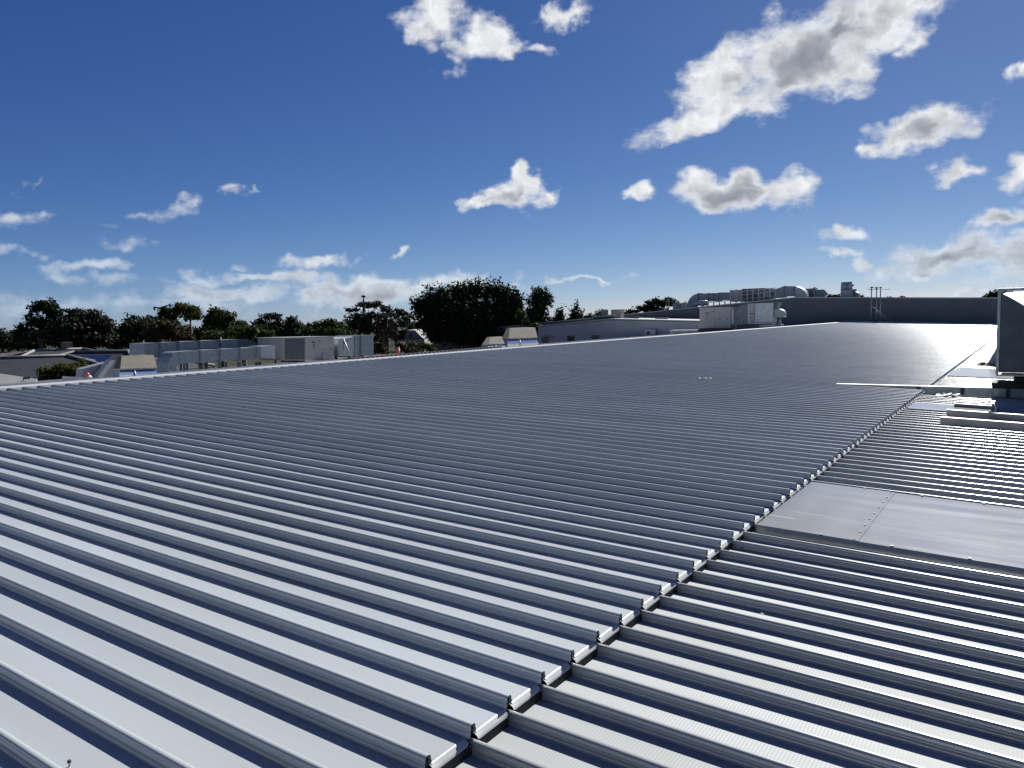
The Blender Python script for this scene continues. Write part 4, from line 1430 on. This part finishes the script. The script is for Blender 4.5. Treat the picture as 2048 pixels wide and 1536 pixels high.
def crown_points(lobes, dist, density, size, spiky=0.0, shell=.55, core=True):
    """lobes: (px, py, rx_px, ry_px); real ellipsoids with depth, leaf clumps near the surface and a dense heart"""
    cs, ns, ss, tn = [], [], [], []
    k = dist / F
    up = np.array([0, 0, 1.0])
    for (px, py, rx, ry) in lobes:
        c = AD(px, py, dist) + fwd * RNG.normal() * rx * k * .35
        R3 = np.array([rx * k, rx * k * .85, ry * k])
        area = R3[0] * R3[2] / (size * size)
        n_cl = int(max(10, density * area * 1.7))
        d = RNG.normal(size=(n_cl, 3))
        d /= np.linalg.norm(d, axis=1, keepdims=True)
        rad = RNG.random(n_cl) ** .4
        lump = 1 + .16 * np.sin(d[:, 0] * 5 + px) * np.cos(d[:, 2] * 6 + py)
        off = (d[:, :1] * R3[0]) * right + (d[:, 1:2] * R3[1]) * fwd + (d[:, 2:] * R3[2]) * up
        cc = c + off * (rad * lump)[:, None]
        if spiky:
            cc = cc + up * (np.minimum(np.abs(RNG.normal(size=n_cl)), 1.6) * spiky * (.3 + rad * (d[:, 2] > -.2)))[:, None]
        m_ = 9
        pts = cc[:, None, :] + np.clip(RNG.normal(size=(n_cl, m_, 3)), -1.7, 1.7) * size * .95 * np.array([1, 1, .7 if not spiky else 1.5])
        nn = RNG.normal(size=(n_cl, m_, 3)) + d[:, None, :] * .6 + up * .5
        cs.append(pts.reshape(-1, 3))
        ns.append(nn.reshape(-1, 3))
        ss.append(size * RNG.uniform(.55, 1.2, n_cl * m_))
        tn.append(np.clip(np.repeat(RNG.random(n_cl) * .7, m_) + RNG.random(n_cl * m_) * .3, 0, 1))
        if core:
            n_c = int(max(8, density * area * 3.2))
            d = RNG.normal(size=(n_c, 3))
            d /= np.linalg.norm(d, axis=1, keepdims=True)
            rad = RNG.random(n_c) ** .5 * .86
            off = (d[:, :1] * R3[0]) * right + (d[:, 1:2] * R3[1]) * fwd + (d[:, 2:] * R3[2]) * up
            cs.append(c + off * rad[:, None])
            ns.append(RNG.normal(size=(n_c, 3)))
            ss.append(size * RNG.uniform(1.1, 1.9, n_c))
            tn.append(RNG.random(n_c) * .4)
    return np.concatenate(cs), np.concatenate(ns), np.concatenate(ss), np.concatenate(tn)


def tree(name, label, base_px, dist, lobes, leafm, density=1.0, size=.26, spiky=0.0, barkm='bark', trunk_r=.28, group='trees beyond the rooftops', ground=-6.6, cat='tree', shell=.55):
    cx = sum(l[0] * l[2] for l in lobes) / sum(l[2] for l in lobes)
    b0 = AD(base_px, 640, dist)
    base = np.array([b0[0], b0[1], ground])
    root = empty(name, base, label, cat, group)
    low = max(lobes, key=lambda l: l[1])
    fork_px = (base_px + cx) / 2
    lo_py = low[1] + low[3] * .2
    fork = AD(fork_px, lo_py, dist)
    fork[2] = max(fork[2] - .4, ground + .8)
    tk = MB()
    mid = (base + fork) / 2 + RNG.normal(size=3) * .12
    tk.tube([base, mid, fork], [trunk_r * 1.25, trunk_r, trunk_r * .8], 7)
    tk.build('trunk', M[barkm], root)
    for (px, py, rx, ry) in lobes:
        e = AD(px, py, dist)
        mdl = (fork * .5 + e * .5) + RNG.normal(size=3) * .25 - [0, 0, .1]
        MB().tube([fork - [0, 0, .1], mdl, e], [trunk_r * .5, trunk_r * .32, trunk_r * .12], 5).build('limb', M[barkm], root)
    c, n_, s, t = crown_points(lobes, dist, density, size, spiky, shell)
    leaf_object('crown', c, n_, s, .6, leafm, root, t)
    return root


T = tree
T('gum_tree', 'tall dark gum with gaps in its crown, furthest left of the large trees', 80, 100,
  [(88, 610, 22, 15), (72, 618, 16, 10), (108, 622, 20, 14), (62, 640, 18, 14), (52, 662, 20, 18), (100, 650, 24, 16), (118, 640, 16, 16), (82, 668, 34, 16), (40, 676, 14, 12)], M['leaf_dark'], 1.0, .24, barkm='barkpale')
T('gum_tree', 'broad dark rounded gum right beside the tallest one at far left', 170, 98,
  [(150, 632, 28, 18), (180, 634, 26, 18), (205, 648, 24, 20), (160, 656, 46, 22), (215, 668, 20, 22), (135, 670, 40, 22), (190, 680, 40, 18)], M['leaf_gum'], 1.1, .24)
T('small_tree', 'low dark tree cut by the left edge of the picture', 4, 120, [(6, 672, 16, 10), (-14, 668, 18, 12), (22, 682, 14, 10), (4, 688, 24, 10)], M['leaf_dark'], 1.0, .26)
T('dense_tree', 'dark tree with ragged top left of the yellow-green gum', 285, 95,
  [(270, 645, 20, 14), (296, 642, 22, 13), (280, 662, 36, 20), (310, 660, 22, 20), (258, 668, 18, 18)], M['leaf_dark'], 1.1, .24)
T('dense_tree', 'tall narrow dark tree just left of the yellow-green gum', 335, 104, [(332, 622, 16, 12), (345, 630, 18, 14), (328, 636, 14, 14), (340, 650, 24, 16)], M['leaf_dark'], 1.0, .24)
T('yellow_gum', 'sunlit yellow-green gum with pale stems showing under its crown', 388, 102, [(362, 614, 18, 10), (382, 619, 20, 12), (396, 632, 12, 10), (352, 622, 12, 9), (372, 632, 14, 8)], M['leaf_olive'], 1.0, .22, barkm='barkpale', trunk_r=.16)
T('brown_tree', 'brownish round tree in front, above the left end of the ducts', 335, 80, [(320, 662, 28, 20), (350, 666, 30, 18), (335, 650, 24, 14), (372, 676, 20, 12)], M['leaf_brown'], 1.0, .19)
T('dense_tree', 'dark green two-domed tree right of the yellow-green gum', 440, 96, [(432, 628, 22, 15), (458, 636, 20, 15), (420, 640, 18, 16), (445, 652, 34, 18), (478, 652, 16, 14)], M['leaf_green'], 1.1, .24)
T('small_tree', 'mid green bushy tree above the duct transition', 490, 82, [(470, 668, 30, 14), (505, 662, 26, 14), (530, 668, 18, 12), (420, 672, 28, 14), (490, 680, 40, 12)], M['leaf_green'], 1.0, .2)
T('slender_gum', 'slender-stemmed gum with open crown above the cream units', 548, 110, [(538, 636, 14, 8), (556, 634, 14, 9), (522, 642, 12, 8), (545, 650, 20, 8), (512, 648, 10, 7), (560, 645, 10, 9)], M['leaf_gum'], .9, .22, barkm='barkpale', trunk_r=.15)
T('small_tree', 'small upright dark tree right of the slender gum', 586, 105, [(585, 640, 10, 9), (580, 650, 12, 12), (592, 652, 11, 12), (586, 664, 16, 10)], M['leaf_dark'], 1.1, .22)
T('round_tree', 'low rounded olive tree left of the flat-topped gum', 660, 92, [(660, 645, 20, 8), (640, 652, 20, 9), (676, 654, 18, 10), (655, 662, 38, 10), (615, 660, 16, 9), (700, 668, 14, 6)], M['leaf_green'], 1.1, .2)
T('flat_topped_gum', 'flat-topped gum with layered crown beneath the thin spire', 735, 98,
  [(704, 620, 16, 5), (728, 611, 20, 6), (752, 611, 18, 7), (772, 619, 14, 8), (715, 634, 22, 9), (745, 634, 22, 12), (700, 648, 14, 10), (728, 652, 26, 14), (806, 626, 14, 7), (815, 636, 13, 8), (796, 622, 10, 6)], M['leaf_gum'], 1.0, .2, barkm='bark')
T('dark_dome_tree', 'huge dense dark domed tree in the middle of the skyline', 935, 92,
  [(850, 612, 28, 22), (878, 598, 30, 20), (910, 590, 32, 20), (945, 584, 32, 18), (985, 584, 32, 18), (1015, 592, 26, 18), (1032, 612, 18, 24), (860, 640, 34, 26), (910, 630, 50, 36), (970, 630, 50, 38), (1010, 650, 34, 28), (1012, 622, 30, 30), (1035, 640, 16, 26), (890, 668, 46, 22), (950, 672, 56, 20), (1000, 675, 44, 18)],
  M['leaf_dark'], 1.3, .22, spiky=.22, trunk_r=.6)
T('spiky_tree', 'separate smaller dark tree with tufted outline right of the huge dome', 1075, 90, [(1080, 588, 20, 12), (1072, 602, 20, 14), (1092, 602, 16, 14), (1078, 618, 18, 14), (1060, 632, 20, 16), (1080, 640, 24, 12)], M['leaf_dark'], 1.2, .2, spiky=.22)
T('small_tree', 'yellow-green leafy patch of a tree between the dome and tufted tree', 1045, 86, [(1042, 630, 9, 12), (1050, 645, 12, 12), (1070, 655, 20, 10)], M['leaf_green'], .9, .2)
T('conifer', 'little spiky conifer, left of two above the gabled building', 1122, 105, [(1122, 628, 7, 5), (1120, 634, 12, 4), (1115, 640, 16, 4)], M['leaf_dark'], 1.5, .2, spiky=.5, trunk_r=.15)
T('conifer', 'taller spiky conifer, right of two above the gabled building', 1153, 105, [(1153, 618, 2.5, 5), (1152, 627, 7, 4), (1158, 632, 10, 4), (1146, 630, 8, 4), (1152, 638, 15, 4)], M['leaf_dark'], 1.5, .2, spiky=.5, trunk_r=.15)
T('small_tree', 'low dark tree behind the rooftop compressor', 1190, 120, [(1182, 634, 16, 5), (1200, 628, 10, 6), (1170, 640, 14, 4), (1206, 624, 7, 5)], M['leaf_dark'], 1.3, .24)
T('gum_tree', 'spreading dark gum rising behind the far wall left of the ducts', 1320, 105,
  [(1310, 601, 12, 6), (1336, 600, 10, 6), (1322, 608, 16, 7), (1298, 610, 12, 7), (1285, 618, 16, 7), (1342, 608, 9, 7), (1310, 618, 26, 7), (1262, 625, 16, 5), (1349, 604, 6, 6), (1250, 630, 12, 4)], M['leaf_dark'], 1.2, .22)
T('small_tree', 'sliver of dark tree between the small plant box and the elbow', 1371, 110, [(1371, 609, 4, 6), (1372, 616, 4, 5)], M['leaf_dark'], 1.6, .2)
T('small_tree', 'dark treetop just right of the slanted duct end', 1660, 115, [(1657, 592, 5, 4), (1668, 593, 9, 3), (1662, 597, 12, 4), (1677, 595, 6, 3)], M['leaf_dark'], 1.6, .22)
T('small_tree', 'dark treetop right of the vent tower', 1728, 115, [(1722, 594, 6, 3), (1732, 596, 8, 3)], M['leaf_dark'], 1.6, .22)
T('small_tree', 'tiny treetop showing over the far wall right of the mast frame', 1805, 130, [(1805, 596, 5, 2), (1780, 597, 4, 2)], M['leaf_dark'], 1.8, .22)
T('dense_tree', 'dark treetop over the far wall beside the duct cowl', 1990, 100, [(1985, 590, 10, 6), (1975, 595, 10, 5), (2000, 588, 12, 8), (2020, 590, 16, 9)], M['leaf_dark'], 1.6, .22)


# the dead palm with hanging skirt
pr = AD(773, 690, 88)
palm = empty('dead_palm', (pr[0], pr[1], -6.6), 'shaggy palm with brown skirt of dead fronds beside the flat-topped gum', 'palm', 'trees beyond the rooftops')
hd = AD(775, 634, 88)
MB().tube([(pr[0], pr[1], -6.6), (pr[0], pr[1], hd[2])], [.3, .22], 8).build('trunk', M['bark'], palm)


def frond_set(n, r, drop, z0, w, out_pow):
    cs, ns, ss = [], [], []
    for _ in range(n):
        a = RNG.uniform(0, 2 * math.pi)
        rr_, dd = r * RNG.uniform(.6, 1.1), drop * RNG.uniform(.6, 1.15)
        for t in np.linspace(.1, 1, 16):
            d = np.array([math.cos(a), math.sin(a), 0])
            p = hd + d * rr_ * (t ** out_pow) + np.array([0, 0, z0 + .9 * t * (1 - t) * r * .5 - dd * t ** 1.6])
            cs.append(p + RNG.normal(size=3) * .05)
            ns.append(np.cross(d, [0, 0, 1]) + RNG.normal(size=3) * .5)
            ss.append(w * RNG.uniform(.6, 1.1))
    return cs, ns, ss


c, n_, s = frond_set(90, 1.9, 1.3, .3, .17, .8)
leaf_object('crown', c, n_, s, .45, M['leaf_gum'], palm, RNG.random(len(c)))
c, n_, s = frond_set(120, 1.35, 4.0, -.3, .16, .45)
leaf_object('dead_skirt', c, n_, s, .35, M['frond_dead'], palm, RNG.random(len(c)))

# shrubs
T('shrub', 'wispy green bush in front of the houses beside the pale roof', 120, 42, [(95, 745, 22, 12), (125, 738, 24, 14), (150, 745, 20, 14), (110, 758, 34, 12), (160, 760, 18, 10)], M['leaf_olive'], 1.2, .075, trunk_r=.05, group='shrubs near the buildings', cat='shrub')
T('shrub', 'taller yellowish bush behind the wispy green bush at left', 160, 50, [(162, 727, 10, 10), (152, 735, 12, 10), (168, 738, 10, 10)], M['leaf_olive'], 1.2, .09, trunk_r=.05, group='shrubs near the buildings', cat='shrub')
T('shrub', 'grey-green shrub in front of the white gabled house', 838, 78, [(830, 690, 14, 7), (850, 692, 16, 7), (815, 696, 12, 7), (862, 698, 12, 6)], M['leaf_green'], 1.2, .13, trunk_r=.06, group='shrubs near the buildings', cat='shrub')
T('shrub', 'pale dry shrub between the orange post and the white house', 815, 62, [(812, 698, 14, 8), (830, 704, 14, 6), (800, 692, 8, 10)], M['leaf_brown'], 1.2, .11, trunk_r=.06, group='shrubs near the buildings', cat='shrub')
T('shrub', 'dark shrub left of the dead palm behind the return duct', 757, 75, [(757, 690, 10, 10), (765, 700, 12, 8), (750, 702, 8, 8)], M['leaf_gum'], 1.2, .13, trunk_r=.06, group='shrubs near the buildings', cat='shrub')

# the far-off wood that closes the view along the horizon
cs, ns, ss, tn = [], [], [], []
lob = []
for k in range(150):
    px = -160 + k * 15.5
    hz = 600 - RHO * (px - VP1[0])
    for row in (24, 35, 46):
        lob.append((px + RNG.normal() * 6, hz + row + RNG.uniform(-4, 6), RNG.uniform(14, 26), RNG.uniform(6, 9)))
c, n_, s, t = crown_points(lob, 210, .45, .6)
wood = leaf_object('distant_wood', c, n_, s, .6, M['leaf_dark'], None, t)
tag(wood, 'far-off dark wood along the horizon behind the trees and houses', 'wood', kind='stuff')
